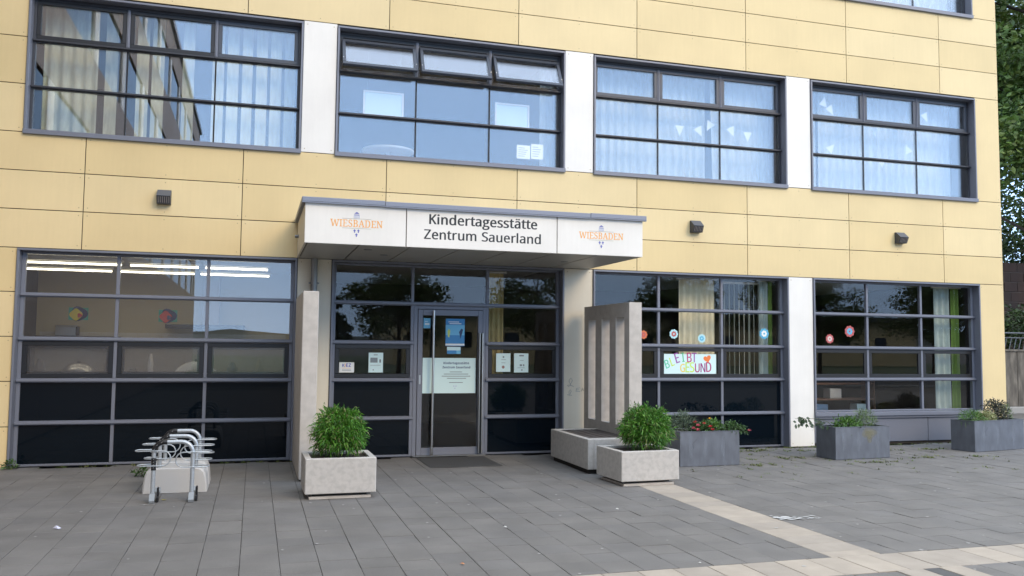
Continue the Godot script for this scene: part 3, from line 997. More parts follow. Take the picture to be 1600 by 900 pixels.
func surroundings() -> void:
	var green := [Color(0.045, 0.085, 0.018), Color(0.06, 0.105, 0.022), Color(0.035, 0.065, 0.016), Color(0.085, 0.12, 0.03)]
	var bright := [Color(0.065, 0.125, 0.022), Color(0.085, 0.15, 0.028), Color(0.05, 0.095, 0.02), Color(0.12, 0.17, 0.04)]
	var dark := [Color(0.028, 0.052, 0.016), Color(0.04, 0.07, 0.02), Color(0.022, 0.04, 0.014)]
	# beyond the right-hand corner of the building
	tree("deciduous_tree", Vector3(30.0, 1.2, -10.5), 18.0, 7.6, 0.28, 100000, 0.23, 21, bright, "tall leafy tree beyond the corner of the yellow building", 0.25)
	var wl := node("retaining_wall")
	tag(wl, "weathered grey concrete retaining wall with a railing along its top", "wall")
	for i in 12:
		bx("wall_slab", Vector3(17.5 + 1.5 * i, -0.05, -7.1), Vector3(17.5 + 1.5 * i + 1.488, 1.70, -6.6), M["wall_concrete"], wl, 0.008)
	bx("coping", Vector3(17.5, 1.701, -7.14), Vector3(35.5, 1.76, -6.56), M["wall_concrete"], wl, 0.008)
	bx("footing", Vector3(17.5, -0.05, -6.59), Vector3(35.5, 0.12, -6.2), M["kerb"], wl, 0.01)
	var rl := node("railing")
	tag(rl, "dark metal railing with slanted bars on the grey retaining wall", "railing")
	var st := st_new()
	tube(st, PackedVector3Array([Vector3(17.5, 2.24, -6.85), Vector3(35.5, 2.24, -6.85)]), 0.022, -1, 8)
	obj("top_rail", st, M["lamp_top"], rl)
	st = st_new()
	tube(st, PackedVector3Array([Vector3(17.5, 2.10, -6.85), Vector3(35.5, 2.10, -6.85)]), 0.015, -1, 8)
	obj("lower_rail", st, M["lamp_top"], rl)
	var bar := st_new()
	tube(bar, PackedVector3Array([Vector3(0, 1.762, 0), Vector3(0.10, 2.095, 0)]), 0.010, -1, 6)
	var barm := done(bar)
	for i in 100:
		var o := obj("bar", barm, M["lamp_top"], rl)
		o.position = Vector3(17.6 + 0.178 * i, 0, -6.85)
	tag(bx("bank", Vector3(17.0, -0.05, -30.0), Vector3(80, 1.65, -7.141), M["grass_ground"]), "", "", "", "structure")
	var bw := node("brick_wall")
	tag(bw, "dark brown brick wall standing behind the retaining wall", "wall")
	bx("mortar", Vector3(22.0, 1.6, -12.35), Vector3(46.0, 4.93, -12.02), M["mortar"], bw)
	var bm := st_new()
	box(bm, Vector3(-0.295, -0.172, -0.02), Vector3(0.295, 0.172, 0.02), 0.008)
	var bmesh := done(bm)
	var r := RandomNumberGenerator.new()
	r.seed = 77
	for row in 9:
		for c in 30:
			var o := obj("brick", bmesh, M["brick"] if r.randf() < 0.6 else M["brick_b"], bw)
			o.position = Vector3(24.2 + 0.615 * c + (0.3 if row % 2 else 0.0), 1.9 + 0.365 * row, -12.02 + r.randf_range(-0.004, 0.006))
	var ivy := node("ivy_bush", null, Vector3(28.0, 1.65, -9.6))
	tag(ivy, "dark evergreen bush growing between retaining wall and brick wall", "bush")
	var bl := []
	for i in 12:
		bl.append([Vector3(-5.0 + 0.9 * i, 0.7 + 0.25 * sin(i * 1.7), r.randf_range(-0.4, 0.4)), Vector3(0.9, 0.8, 0.7)])
	obj("foliage", leaf_cloud(bl, 9000, 0.14, 31, dark), M["leaf"], ivy)
	st = st_new()
	for i in 6:
		tube(st, PackedVector3Array([Vector3(-4.5 + 1.7 * i, -0.1, 0), Vector3(-4.4 + 1.7 * i, 1.0, 0.1)]), 0.04, 0.015, 6)
	obj("stems", st, M["bark"], ivy)
	var hedge := node("overhanging_shrub", null, Vector3(29.5, 4.6, -13.2))
	tag(hedge, "dark shrub hanging over the top of the brick wall", "bush")
	bl = []
	for i in 12:
		bl.append([Vector3(-5.0 + 0.95 * i, 0.9 + 0.3 * sin(i * 2.3), r.randf_range(-0.3, 0.5)), Vector3(1.0, 0.9, 0.9)])
	obj("foliage", leaf_cloud(bl, 9000, 0.16, 33, dark), M["leaf"], hedge)
	st = st_new()
	for i in 5:
		tube(st, PackedVector3Array([Vector3(-4.5 + 2.1 * i, -3.0, -0.3), Vector3(-4.3 + 2.1 * i, 1.2, 0.0)]), 0.06, 0.02, 6)
	obj("stems", st, M["bark"], hedge)
	# behind the camera: what the windows mirror
	for q in [[9.5, 31.0, 6.2, 2.6, 41], [17.5, 32.5, 6.6, 2.9, 42], [25.5, 31.5, 6.4, 2.8, 43], [36.5, 33.0, 6.8, 3.2, 44], [48.0, 34.0, 6.5, 3.0, 45], [5.6, 33.0, 4.4, 1.4, 46], [31.0, 29.0, 6.3, 2.7, 47], [43.0, 30.5, 6.6, 3.0, 48]]:
		tree("street_tree", Vector3(q[0], 0.0, q[1]), q[2], q[3], 0.14, 9000, 0.20, q[4], green, "young leafy street tree on the lawn across the road", 0.3, "street trees across the road")
	var ob := node("opposite_building")
	tag(ob, "low yellow building with a flat dark roof across the road", "building")
	bx("wall", Vector3(14.0, -0.05, 62.0), Vector3(70.0, 4.6, 76.0), M["opposite_wall"], ob)
	bx("roof", Vector3(13.2, 4.601, 61.2), Vector3(70.8, 5.1, 76.8), M["roof_dark"], ob)
	for i in 12:
		bx("window", Vector3(15.2 + 4.5 * i, 1.6, 61.96), Vector3(16.6 + 4.5 * i, 3.0, 61.999), M["dark_glass"], ob)
	# wooded hills on the horizon
	var hs := st_new()
	var nn := FastNoiseLite.new()
	nn.seed = 9
	nn.frequency = 0.004
	hs.set_smooth_group(0)
	var prev := []
	for i in 121:
		var a := PI * 0.02 + PI * 0.96 * i / 120.0
		var hh := 15.0 + 9.0 * nn.get_noise_2d(i * 22.0, 0.0)
		var ring := []
		for k in 6:
			var d := 560.0 + 60.0 * k
			var yy := hh * sin(PI * 0.5 * k / 5.0) - 2.0
			ring.append(Vector3(cos(a) * d, yy + 4.0 * nn.get_noise_2d(i * 60.0, k * 90.0), sin(a) * d))
		if prev:
			for k in 5:
				quad(hs, prev[k], ring[k], ring[k + 1], prev[k + 1], Vector3(0, 1, 0))
		prev = ring
	tag(obj("hills", hs, M["hill"]), "low wooded hills on the horizon behind the viewer", "", "", "structure")

# ---------------------------------------------------------------- things fixed near the entrance
func canopy_things() -> void:
	# wall lamps
	var spots := [[1.045, "dark wedge shaped wall lamp left of the canopy above the kitchen window"], [9.475, "dark wedge shaped wall lamp just right of the entrance canopy"], [13.68, "dark wedge shaped wall lamp nearest the corner of the yellow building"]]
	for s in spots:
		var l := node("wall_lamp", null, Vector3(s[0], 3.66, 0.0))
		tag(l, s[1], "wall lamp", "wedge shaped lamps on the yellow facade")
		var st := st_new()
		prism_x(st, PackedVector2Array([Vector2(0.001, 0.0), Vector2(0.105, 0.0), Vector2(0.155, 0.105), Vector2(0.035, 0.205), Vector2(0.001, 0.205)]), -0.092, 0.092)
		obj("housing", st, M["lamp_body"], l)
		st = st_new()
		var t := Transform3D(Basis(), Vector3.ZERO)
		quad(st, Vector3(-0.093, 0.2065, 0.0365), Vector3(0.093, 0.2065, 0.0365), Vector3(0.093, 0.107, 0.157), Vector3(-0.093, 0.107, 0.157), Vector3(0, 1, 1))
		obj("top_plate", st, M["lamp_top"], l)
		for i in 6:
			st = st_new()
			var x := -0.07 + 0.028 * i
			tube(st, PackedVector3Array([Vector3(x, 0.012, 0.114), Vector3(x, 0.092, 0.152)]), 0.0045, -1, 5)
			obj("fin", st, M["lamp_fin"], l)
	# rainwater pipe
	var dp := node("rainwater_pipe", null, Vector3(3.15, 0.0, 0.075))
	tag(dp, "grey metal rainwater pipe running down from the canopy soffit", "pipe")
	var st2 := st_new()
	tube(st2, PackedVector3Array([Vector3(0, 0.0, 0), Vector3(0, 1.5, 0), Vector3(0, 2.966, 0)]), 0.048, -1, 16)
	obj("pipe", st2, M["pipe_zinc"], dp)
	st2 = st_new()
	tube(st2, PackedVector3Array([Vector3(0, 2.585, 0), Vector3(0, 2.615, 0)]), 0.058, -1, 16)
	box(st2, Vector3(-0.075, 2.59, -0.004), Vector3(-0.05, 2.61, 0.004))
	box(st2, Vector3(0.05, 2.59, -0.004), Vector3(0.075, 2.61, 0.004))
	obj("pipe_clip", st2, M["pipe_zinc"], dp)
	# concrete screens
	var a := node("concrete_screen", null, Vector3(3.0, 0.0, 1.05))
	tag(a, "tall plain concrete slab standing upright left of the entrance door", "wall slab")
	bx("slab", Vector3(-0.098, 0.02, -0.93), Vector3(0.098, 2.365, 0.95), M["concrete"], a, 0.008)
	bx("foot", Vector3(-0.08, 0.0, -0.9), Vector3(0.08, 0.0195, 0.92), M["plinth_dark"], a)
	var b := node("concrete_screen", null, Vector3(7.47, 0.0, 1.05))
	tag(b, "tall concrete slab pierced by three upright slots behind the bench", "wall slab")
	var csg := CSGCombiner3D.new()
	csg.name = "slab"
	var body := CSGBox3D.new()
	body.name = "body"
	body.size = Vector3(0.19, 2.335, 1.72)
	body.position = Vector3(0, 1.1675, 0.04)
	csg.add_child(body)
	for z in [[0.415, 0.70], [0.945, 1.25], [1.475, 1.78]]:
		var cut := CSGBox3D.new()
		cut.name = "slot"
		cut.operation = CSGShape3D.OPERATION_SUBTRACTION
		cut.size = Vector3(0.5, 1.545, z[1] - z[0])
		cut.position = Vector3(0, 1.36, (z[0] + z[1]) * 0.5 - 1.05)
		csg.add_child(cut)
	csg.material_override = M["concrete"]
	b.add_child(csg, true)
	# bench
	var bn := node("bench", null, Vector3(6.65, 0.0, 2.22))
	tag(bn, "low concrete bench with dark timber seat in front of slotted slab", "bench")
	bx("base", Vector3(0.03, 0.0, -1.45), Vector3(0.68, 0.0595, -0.05), M["plinth_dark"], bn)
	st2 = st_new()
	box(st2, Vector3(0.0, 0.06, -1.50), Vector3(0.085, 0.462, 0.0), 0.006)
	box(st2, Vector3(0.0855, 0.06, -0.16), Vector3(0.722, 0.462, -0.0005), 0.006)
	box(st2, Vector3(0.0855, 0.06, -1.50), Vector3(0.722, 0.462, -1.41), 0.006)
	box(st2, Vector3(0.0855, 0.06, -1.409), Vector3(0.722, 0.40, -0.161), 0.0)
	obj("block", st2, M["concrete_stained"], bn)
	for i in 5:
		bx("slat", Vector3(0.10 + 0.124 * i, 0.405, -1.40), Vector3(0.10 + 0.124 * i + 0.112, 0.455, -0.17), M["wood_dark"], bn, 0.005)
	# door mat
	var dm := node("door_mat", null, Vector3(5.24, 0.0, 0.7))
	tag(dm, "dark rubber mat on the paving in front of the entrance door", "door mat")
	bx("mat", Vector3(-0.52, 0.0035, -0.55), Vector3(0.52, 0.011, 0.5), M["mat_rubber"], dm, 0.002)
	st2 = st_new()
	for i in 34:
		box(st2, Vector3(-0.50 + 0.03 * i, 0.0112, -0.53), Vector3(-0.50 + 0.03 * i + 0.018, 0.0145, 0.48))
	var rb := obj("ribs", st2, M["mat_rubber"], dm)
	tag(rb, "", "", "", "stuff")

# blades: narrow leaves on a bush
func blades(n: int, rad: Vector3, c: Vector3, L: float, W: float, sd: int, tones: Array, droop := 0.4, upb := 0.35, shell := 0.4) -> ArrayMesh:
	var r := RandomNumberGenerator.new()
	r.seed = sd
	var st := st_new()
	var lump := FastNoiseLite.new()
	lump.seed = sd
	lump.frequency = 1.6
	for i in n:
		var d := Vector3(r.randfn(), r.randfn(), r.randfn()).normalized()
		if d.y < -0.75:
			d.y = -d.y
		var k := pow(r.randf(), shell) * (1.0 + 0.48 * lump.get_noise_3d(d.x * 1.3, d.y * 1.3, d.z * 1.3))
		if r.randf() < 0.06:
			k *= r.randf_range(1.03, 1.25)
		var p := c + d * rad * k
		var dir := (d * 0.8 + Vector3(r.randfn(), r.randfn(), r.randfn()) * 0.55 + Vector3.UP * upb).normalized()
		var side := dir.cross(Vector3(r.randfn(), r.randfn(), r.randfn())).normalized()
		var l := L * r.randf_range(0.6, 1.25)
		var w := W * r.randf_range(0.7, 1.2)
		var tip := p + dir * l - Vector3.UP * l * droop * r.randf()
		var mid := p + dir * l * 0.45 + Vector3.UP * l * 0.03
		var tone: Color = tones[r.randi() % tones.size()]
		var v := r.randf_range(0.7, 1.3)
		st.set_color(Color(tone.r * v, tone.g * v, tone.b * v))
		var nrm := dir.cross(side)
		tri(st, p, mid + side * w, mid - side * w, nrm)
		tri(st, tip, mid + side * w, mid - side * w, nrm)
	return done(st)

func concrete_planter(at: Vector3, turn: float, w: float, d: float, h: float, label: String) -> void:
	var p := node("concrete_planter", null, at, turn)
	tag(p, label, "planter", "square concrete planters with bamboo")
	bx("foot", Vector3(0.05, 0.0, -d + 0.05), Vector3(w - 0.05, 0.028, -0.045), M["concrete"], p)
	bx("footing_pad", Vector3(0.09, 0.0285, -d + 0.09), Vector3(w - 0.09, 0.0655, -0.10), M["plinth_dark"], p)
	var y0 := 0.06
	var y1 := 0.06 + h
	var t := 0.07
	var st := st_new()
	box(st, Vector3(0, y0, -t), Vector3(w, y1, 0), 0.008)
	box(st, Vector3(0, y0, -d), Vector3(w, y1, -d + t), 0.008)
	box(st, Vector3(0, y0, -d + t - 0.006), Vector3(t, y1 - 0.0006, -t + 0.006), 0.004)
	box(st, Vector3(w - t, y0, -d + t - 0.006), Vector3(w, y1 - 0.0006, -t + 0.006), 0.004)
	obj("trough", st, M["concrete_stained"], p)
	bx("soil", Vector3(t, y0 + 0.02, -d + t), Vector3(w - t, y1 - 0.03, -t), M["soil"], p)

func steel_planter(at: Vector3, turn: float, w: float, d: float, h: float, label: String, stain := false) -> void:
	var p := node("steel_planter", null, at, turn)
	tag(p, label, "planter", "oblong grey steel planters along the facade")
	var t := 0.012
	var st := st_new()
	box(st, Vector3(0, 0.004, -t), Vector3(w, h, 0), 0.002)
	box(st, Vector3(0, 0.004, -d), Vector3(w, h, -d + t), 0.002)
	box(st, Vector3(0, 0.004, -d + t + 0.0005), Vector3(t, h, -t - 0.0005), 0.002)
	box(st, Vector3(w - t, 0.004, -d + t + 0.0005), Vector3(w, h, -t - 0.0005), 0.002)
	obj("trough", st, M["planter_steel"], p)
	st = st_new()
	box(st, Vector3(-0.004, h + 0.0005, -0.032), Vector3(w + 0.004, h + 0.008, 0.004), 0.002)
	box(st, Vector3(-0.004, h + 0.0005, -d - 0.004), Vector3(w + 0.004, h + 0.008, -d + 0.032), 0.002)
	box(st, Vector3(-0.004, h + 0.0005, -d + 0.0325), Vector3(0.032, h + 0.0078, -0.0325), 0.002)
	box(st, Vector3(w - 0.032, h + 0.0005, -d + 0.0325), Vector3(w + 0.004, h + 0.0078, -0.0325), 0.002)
	obj("rim", st, M["planter_steel"], p)
	bx("soil", Vector3(t, 0.02, -d + t), Vector3(w - t, h - 0.04, -t), M["soil"], p)
	if not M.has("rust"):
		for q in [["rust", Color(0.26, 0.24, 0.13), 0.28], ["wash", Color(0.34, 0.38, 0.44), 0.16], ["scratch", Color(0.05, 0.055, 0.06), 0.6]]:
			var rm := mat(q[0], q[1], 0.7)
			rm.transparency = BaseMaterial3D.TRANSPARENCY_ALPHA
			rm.albedo_color.a = q[2]
	var r := RandomNumberGenerator.new()
	r.seed = int(at.x * 100)
	for k in 3:
		var sm := st_new()
		var cx := w * (0.16 + 0.3 * k) + r.randf_range(-0.05, 0.05)
		var pts := PackedVector2Array()
		for i in 18:
			var a := TAU_ * i / 18
			pts.append(Vector2(cx + cos(a) * r.randf_range(0.02, 0.05), h * 0.55 + sin(a) * h * r.randf_range(0.26, 0.40)))
		fan(sm, pts, 0.0008 + 0.0003 * k)
		obj("water_mark", sm, M["wash"], p)
	if stain:
		for k in 2:
			var sm := st_new()
			var pts := PackedVector2Array()
			for i in 22:
				var a := TAU_ * i / 22
				var f: float = [1.0, 0.6][k]
				pts.append(Vector2(w * 0.62 + cos(a) * 0.16 * f * r.randf_range(0.8, 1.1), h * 0.80 + sin(a) * 0.085 * f * r.randf_range(0.8, 1.1) - (0.06 * f if absf(cos(a)) < 0.3 and sin(a) < 0.0 else 0.0)))
			fan(sm, pts, 0.002 + 0.0004 * k)
			obj("rust_stain", sm, M["rust"], p)
	var sc := st_new()
	var x0 := w * (0.66 if stain else 0.22)
	tube(sc, PackedVector3Array([Vector3(x0, h * 0.52, 0.001), Vector3(x0 - 0.01, h * 0.66, 0.001), Vector3(x0 + (0.0 if stain else 0.06), h * 0.80, 0.001)]), 0.003, 0.0015, 4)
	obj("scratch", sc, M["scratch"], p)

func plant(called: String, at: Vector3, label: String, cat: String, mesh: ArrayMesh, stem_h := 0.12, nst := 5, spread := 0.06) -> Node3D:
	var p := node(called, null, at)
	tag(p, label, cat)
	var st := st_new()
	var r := RandomNumberGenerator.new()
	r.seed = int(at.x * 1000)
	for i in nst:
		var a := TAU_ * i / nst
		tube(st, PackedVector3Array([Vector3(cos(a) * 0.012, -0.03, sin(a) * 0.012), Vector3(cos(a) * spread, stem_h, sin(a) * spread * 0.7)]), 0.005, 0.002, 5)
	obj("stems", st, M["stem"], p)
	obj("foliage", mesh, M["leaf"], p)
	return p

func flower_heads(p: Node3D, spots: Array, r0: float, m: Material) -> void:
	for s in spots:
		var st := st_new()
		var rr := RandomNumberGenerator.new()
		rr.seed = int(s.x * 3000 + s.y * 700)
		for i in 7:
			var a := TAU_ * i / 7
			var b := Basis.from_euler(Vector3(rr.randf_range(-0.5, 0.5), a, 0))
			quad(st, s, s + b * Vector3(r0 * 0.5, r0 * 0.25, r0 * 0.3), s + b * Vector3(r0, r0 * 0.35, 0), s + b * Vector3(r0 * 0.5, r0 * 0.25, -r0 * 0.3), Vector3.UP)
			quad(st, s + Vector3(0, r0 * 0.2, 0), s + b * Vector3(r0 * 0.35, r0 * 0.6, r0 * 0.25), s + b * Vector3(r0 * 0.6, r0 * 0.8, 0), s + b * Vector3(r0 * 0.35, r0 * 0.6, -r0 * 0.25), Vector3.UP)
		obj("flower", st, m, p)

func street_things() -> void:
	mat("stem", Color(0.05, 0.075, 0.02), 0.7)
	mat("petal_red", Color(0.55, 0.05, 0.05), 0.6)
	mat("petal_pink", Color(0.70, 0.14, 0.20), 0.6)
	mat("petal_yellow", Color(0.80, 0.50, 0.04), 0.6)
	mat("petal_pale", Color(0.75, 0.62, 0.55), 0.6)
	concrete_planter(Vector3(2.905, 0, 3.33), 0.01, 0.775, 0.70, 0.385, "square concrete planter with bamboo beside the plain concrete slab")
	concrete_planter(Vector3(6.66, 0, 3.30), 0.05, 0.80, 0.72, 0.365, "square concrete planter with bamboo in front of the bench")
	var bam := [Color(0.050, 0.175, 0.012), Color(0.070, 0.220, 0.015), Color(0.034, 0.120, 0.010), Color(0.105, 0.270, 0.022), Color(0.028, 0.095, 0.010), Color(0.060, 0.200, 0.014), Color(0.085, 0.235, 0.018), Color(0.150, 0.300, 0.050), Color(0.20, 0.22, 0.08), Color(0.055, 0.185, 0.013), Color(0.042, 0.150, 0.012)]
	for q in [[Vector3(3.285, 0.42, 2.98), "round bush of fine bamboo leaves beside the plain concrete slab", 51, 0.265, 0.255], [Vector3(7.155, 0.40, 2.93), "round bush of fine bamboo leaves in front of the bench", 52, 0.300, 0.265]]:
		var p := node("bamboo_bush", null, q[0])
		tag(p, q[1], "bush", "bamboo bushes in concrete planters")
		var st := st_new()
		var r := RandomNumberGenerator.new()
		r.seed = q[2]
		for i in 22:
			var a := r.randf() * TAU_
			var rr := sqrt(r.randf())
			var e := Vector3(cos(a) * rr * q[3] * 0.85, r.randf_range(0.32, 0.56), sin(a) * rr * q[3] * 0.85)
			tube(st, PackedVector3Array([Vector3(cos(a) * rr * 0.15, -0.03, sin(a) * rr * 0.15), Vector3(e.x * 0.6, e.y * 0.6, e.z * 0.6), e]), 0.004, 0.0015, 5)
		obj("canes", st, M["stem"], p)
		obj("foliage", blades(8400, Vector3(q[3], q[4], q[3] * 0.95), Vector3(0.01, 0.265, 0), 0.078, 0.0062, q[2], bam, 0.7, 0.25, 0.33), M["leaf"], p)
	# steel planters
	steel_planter(Vector3(8.205, 0, 1.865), 0.017, 0.972, 0.5, 0.492, "grey steel planter with red geraniums, nearest the slotted slab")
	steel_planter(Vector3(10.955, 0, 1.69), 0.07, 1.065, 0.44, 0.492, "grey steel planter with rust stain beside the white pier", true)
	steel_planter(Vector3(13.985, 0, 1.33), 0.165, 1.30, 0.45, 0.512, "grey steel planter at the corner of the yellow building")
	var grey := [Color(0.11, 0.16, 0.10), Color(0.14, 0.19, 0.12), Color(0.08, 0.12, 0.07)]
	var fresh := [Color(0.07, 0.17, 0.03), Color(0.10, 0.21, 0.035), Color(0.05, 0.12, 0.022)]
	var mid := [Color(0.045, 0.105, 0.028), Color(0.06, 0.13, 0.03), Color(0.035, 0.08, 0.022)]
	var sage := [Color(0.085, 0.085, 0.075), Color(0.055, 0.06, 0.045), Color(0.11, 0.10, 0.09), Color(0.07, 0.09, 0.05)]
	var cream := [Color(0.35, 0.36, 0.18), Color(0.22, 0.26, 0.10), Color(0.42, 0.40, 0.24)]
	plant("lavender_plant", Vector3(8.38, 0.46, 1.62), "feathery grey green plant behind the red geraniums", "plant", blades(900, Vector3(0.20, 0.17, 0.17), Vector3(0, 0.13, 0), 0.06, 0.004, 61, grey, 0.3, 0.5))
	var g1 := plant("geranium_plant", Vector3(8.62, 0.46, 1.70), "low geranium with red and pink flowers in steel planter", "plant", blades(420, Vector3(0.19, 0.09, 0.12), Vector3(0, 0.05, 0), 0.05, 0.014, 62, mid, 0.5, 0.2))
	flower_heads(g1, [Vector3(-0.17, 0.07, 0.12), Vector3(-0.09, 0.11, 0.10), Vector3(-0.12, 0.05, 0.15)], 0.042, M["petal_pink"])
	flower_heads(g1, [Vector3(0.03, 0.13, 0.06), Vector3(-0.10, 0.15, 0.02), Vector3(0.11, 0.09, 0.10), Vector3(0.12, 0.05, 0.14)], 0.04, M["petal_red"])
	var mg := plant("marigold_plant", Vector3(8.83, 0.46, 1.66), "yellow green plant with one yellow flower in steel planter", "plant", blades(480, Vector3(0.17, 0.10, 0.13), Vector3(0, 0.08, 0), 0.055, 0.010, 63, fresh, 0.4, 0.5))
	flower_heads(mg, [Vector3(-0.06, 0.20, 0.05)], 0.032, M["petal_yellow"])
	var tr := plant("trailing_geranium", Vector3(9.06, 0.47, 1.72), "trailing plant with a pink flower leaning over the planter end", "plant", blades(340, Vector3(0.18, 0.09, 0.10), Vector3(0.04, 0.06, 0.03), 0.055, 0.012, 64, mid, 0.8, 0.1))
	var st3 := st_new()
	for k in 3:
		tube(st3, PackedVector3Array([Vector3(0.02, 0.06, 0.03), Vector3(0.12, 0.10 - 0.02 * k, 0.06 + 0.03 * k), Vector3(0.20 + 0.04 * k, 0.03 - 0.02 * k, 0.10 + 0.02 * k)]), 0.004, 0.002, 5)
	obj("runner", st3, M["stem"], tr)
	obj("foliage", blades(70, Vector3(0.09, 0.05, 0.05), Vector3(0.19, 0.04, 0.10), 0.05, 0.012, 65, mid, 0.8, 0.0, 0.6), M["leaf"], tr)
	flower_heads(tr, [Vector3(0.28, 0.02, 0.13)], 0.036, M["petal_pink"])
	# second planter
	plant("leafy_herb", Vector3(11.33, 0.46, 1.50), "bright green leafy herb in the rust stained planter", "plant", blades(760, Vector3(0.24, 0.11, 0.14), Vector3(0, 0.06, 0), 0.06, 0.010, 66, fresh, 0.5, 0.3))
	plant("santolina_plant", Vector3(11.68, 0.46, 1.44), "fine grey green tuft at the far end of stained planter", "plant", blades(1100, Vector3(0.21, 0.15, 0.17), Vector3(0, 0.12, 0), 0.055, 0.0035, 67, [Color(0.12, 0.19, 0.07), Color(0.16, 0.24, 0.09), Color(0.10, 0.15, 0.06)], 0.3, 0.5))
	var vine := node("trailing_vine", null, Vector3(11.03, 0.47, 1.58))
	tag(vine, "trailing vine hanging out past the end of the stained planter", "plant")
	var stv := st_new()
	var path := PackedVector3Array([Vector3(0.02, -0.02, 0), Vector3(-0.12, 0.10, 0.0), Vector3(-0.30, 0.16, 0.01), Vector3(-0.50, 0.16, 0.02), Vector3(-0.74, 0.17, 0.03)])
	tube(stv, path, 0.005, 0.002, 5)
	tube(stv, PackedVector3Array([Vector3(-0.30, 0.16, 0.01), Vector3(-0.40, 0.07, 0.04), Vector3(-0.44, -0.02, 0.05)]), 0.003, 0.0015, 5)
	obj("runner", stv, M["stem"], vine)
	var rv := RandomNumberGenerator.new()
	rv.seed = 5
	for i in 46:
		var f := pow(rv.randf(), 0.7)
		var c: Vector3 = path[1].lerp(path[4], f) + Vector3(rv.randf_range(-0.02, 0.02), rv.randf_range(-0.09, 0.03) , rv.randf_range(-0.03, 0.05))
		var lf := st_new()
		lf.set_color(Color(0.018, 0.042, 0.013) * rv.randf_range(0.7, 1.4))
		var ax := Vector3(rv.randf_range(-1, 1), rv.randf_range(-1.2, 0.2), rv.randf_range(-0.3, 0.5)).normalized()
		var sd := ax.cross(Vector3(rv.randf_range(-0.4, 0.4), 0.3, 1)).normalized()
		quad(lf, c, c + ax * 0.036 + sd * 0.022, c + ax * 0.078, c + ax * 0.036 - sd * 0.022, ax.cross(sd))
		obj("leaf", lf, M["leaf"], vine)
	# third planter
	plant("fern_plant", Vector3(14.17, 0.48, 1.12), "light green ferny plant arching over the corner planter", "plant", blades(520, Vector3(0.22, 0.11, 0.14), Vector3(-0.05, 0.08, 0.02), 0.09, 0.005, 68, fresh, 0.6, 0.5))
	var vg := plant("variegated_plant", Vector3(14.50, 0.48, 1.06), "cream variegated plant in the middle of corner planter", "plant", blades(620, Vector3(0.19, 0.11, 0.13), Vector3(0, 0.06, 0), 0.05, 0.011, 69, cream, 0.5, 0.3))
	flower_heads(vg, [Vector3(-0.12, 0.15, 0.04), Vector3(0.05, 0.14, 0.05)], 0.02, M["petal_pale"])
	plant("sage_plant", Vector3(14.86, 0.48, 0.92), "purple grey sage bush in the corner planter", "plant", blades(1100, Vector3(0.25, 0.20, 0.18), Vector3(0, 0.15, 0), 0.055, 0.010, 70, sage, 0.4, 0.4))
	plant("rosemary_plant", Vector3(15.10, 0.48, 0.86), "green needle leaved herb at the far end of corner planter", "plant", blades(700, Vector3(0.14, 0.16, 0.13), Vector3(0, 0.12, 0), 0.05, 0.004, 71, [Color(0.10, 0.17, 0.06), Color(0.14, 0.22, 0.07)], 0.2, 0.7))
	bike_rack()

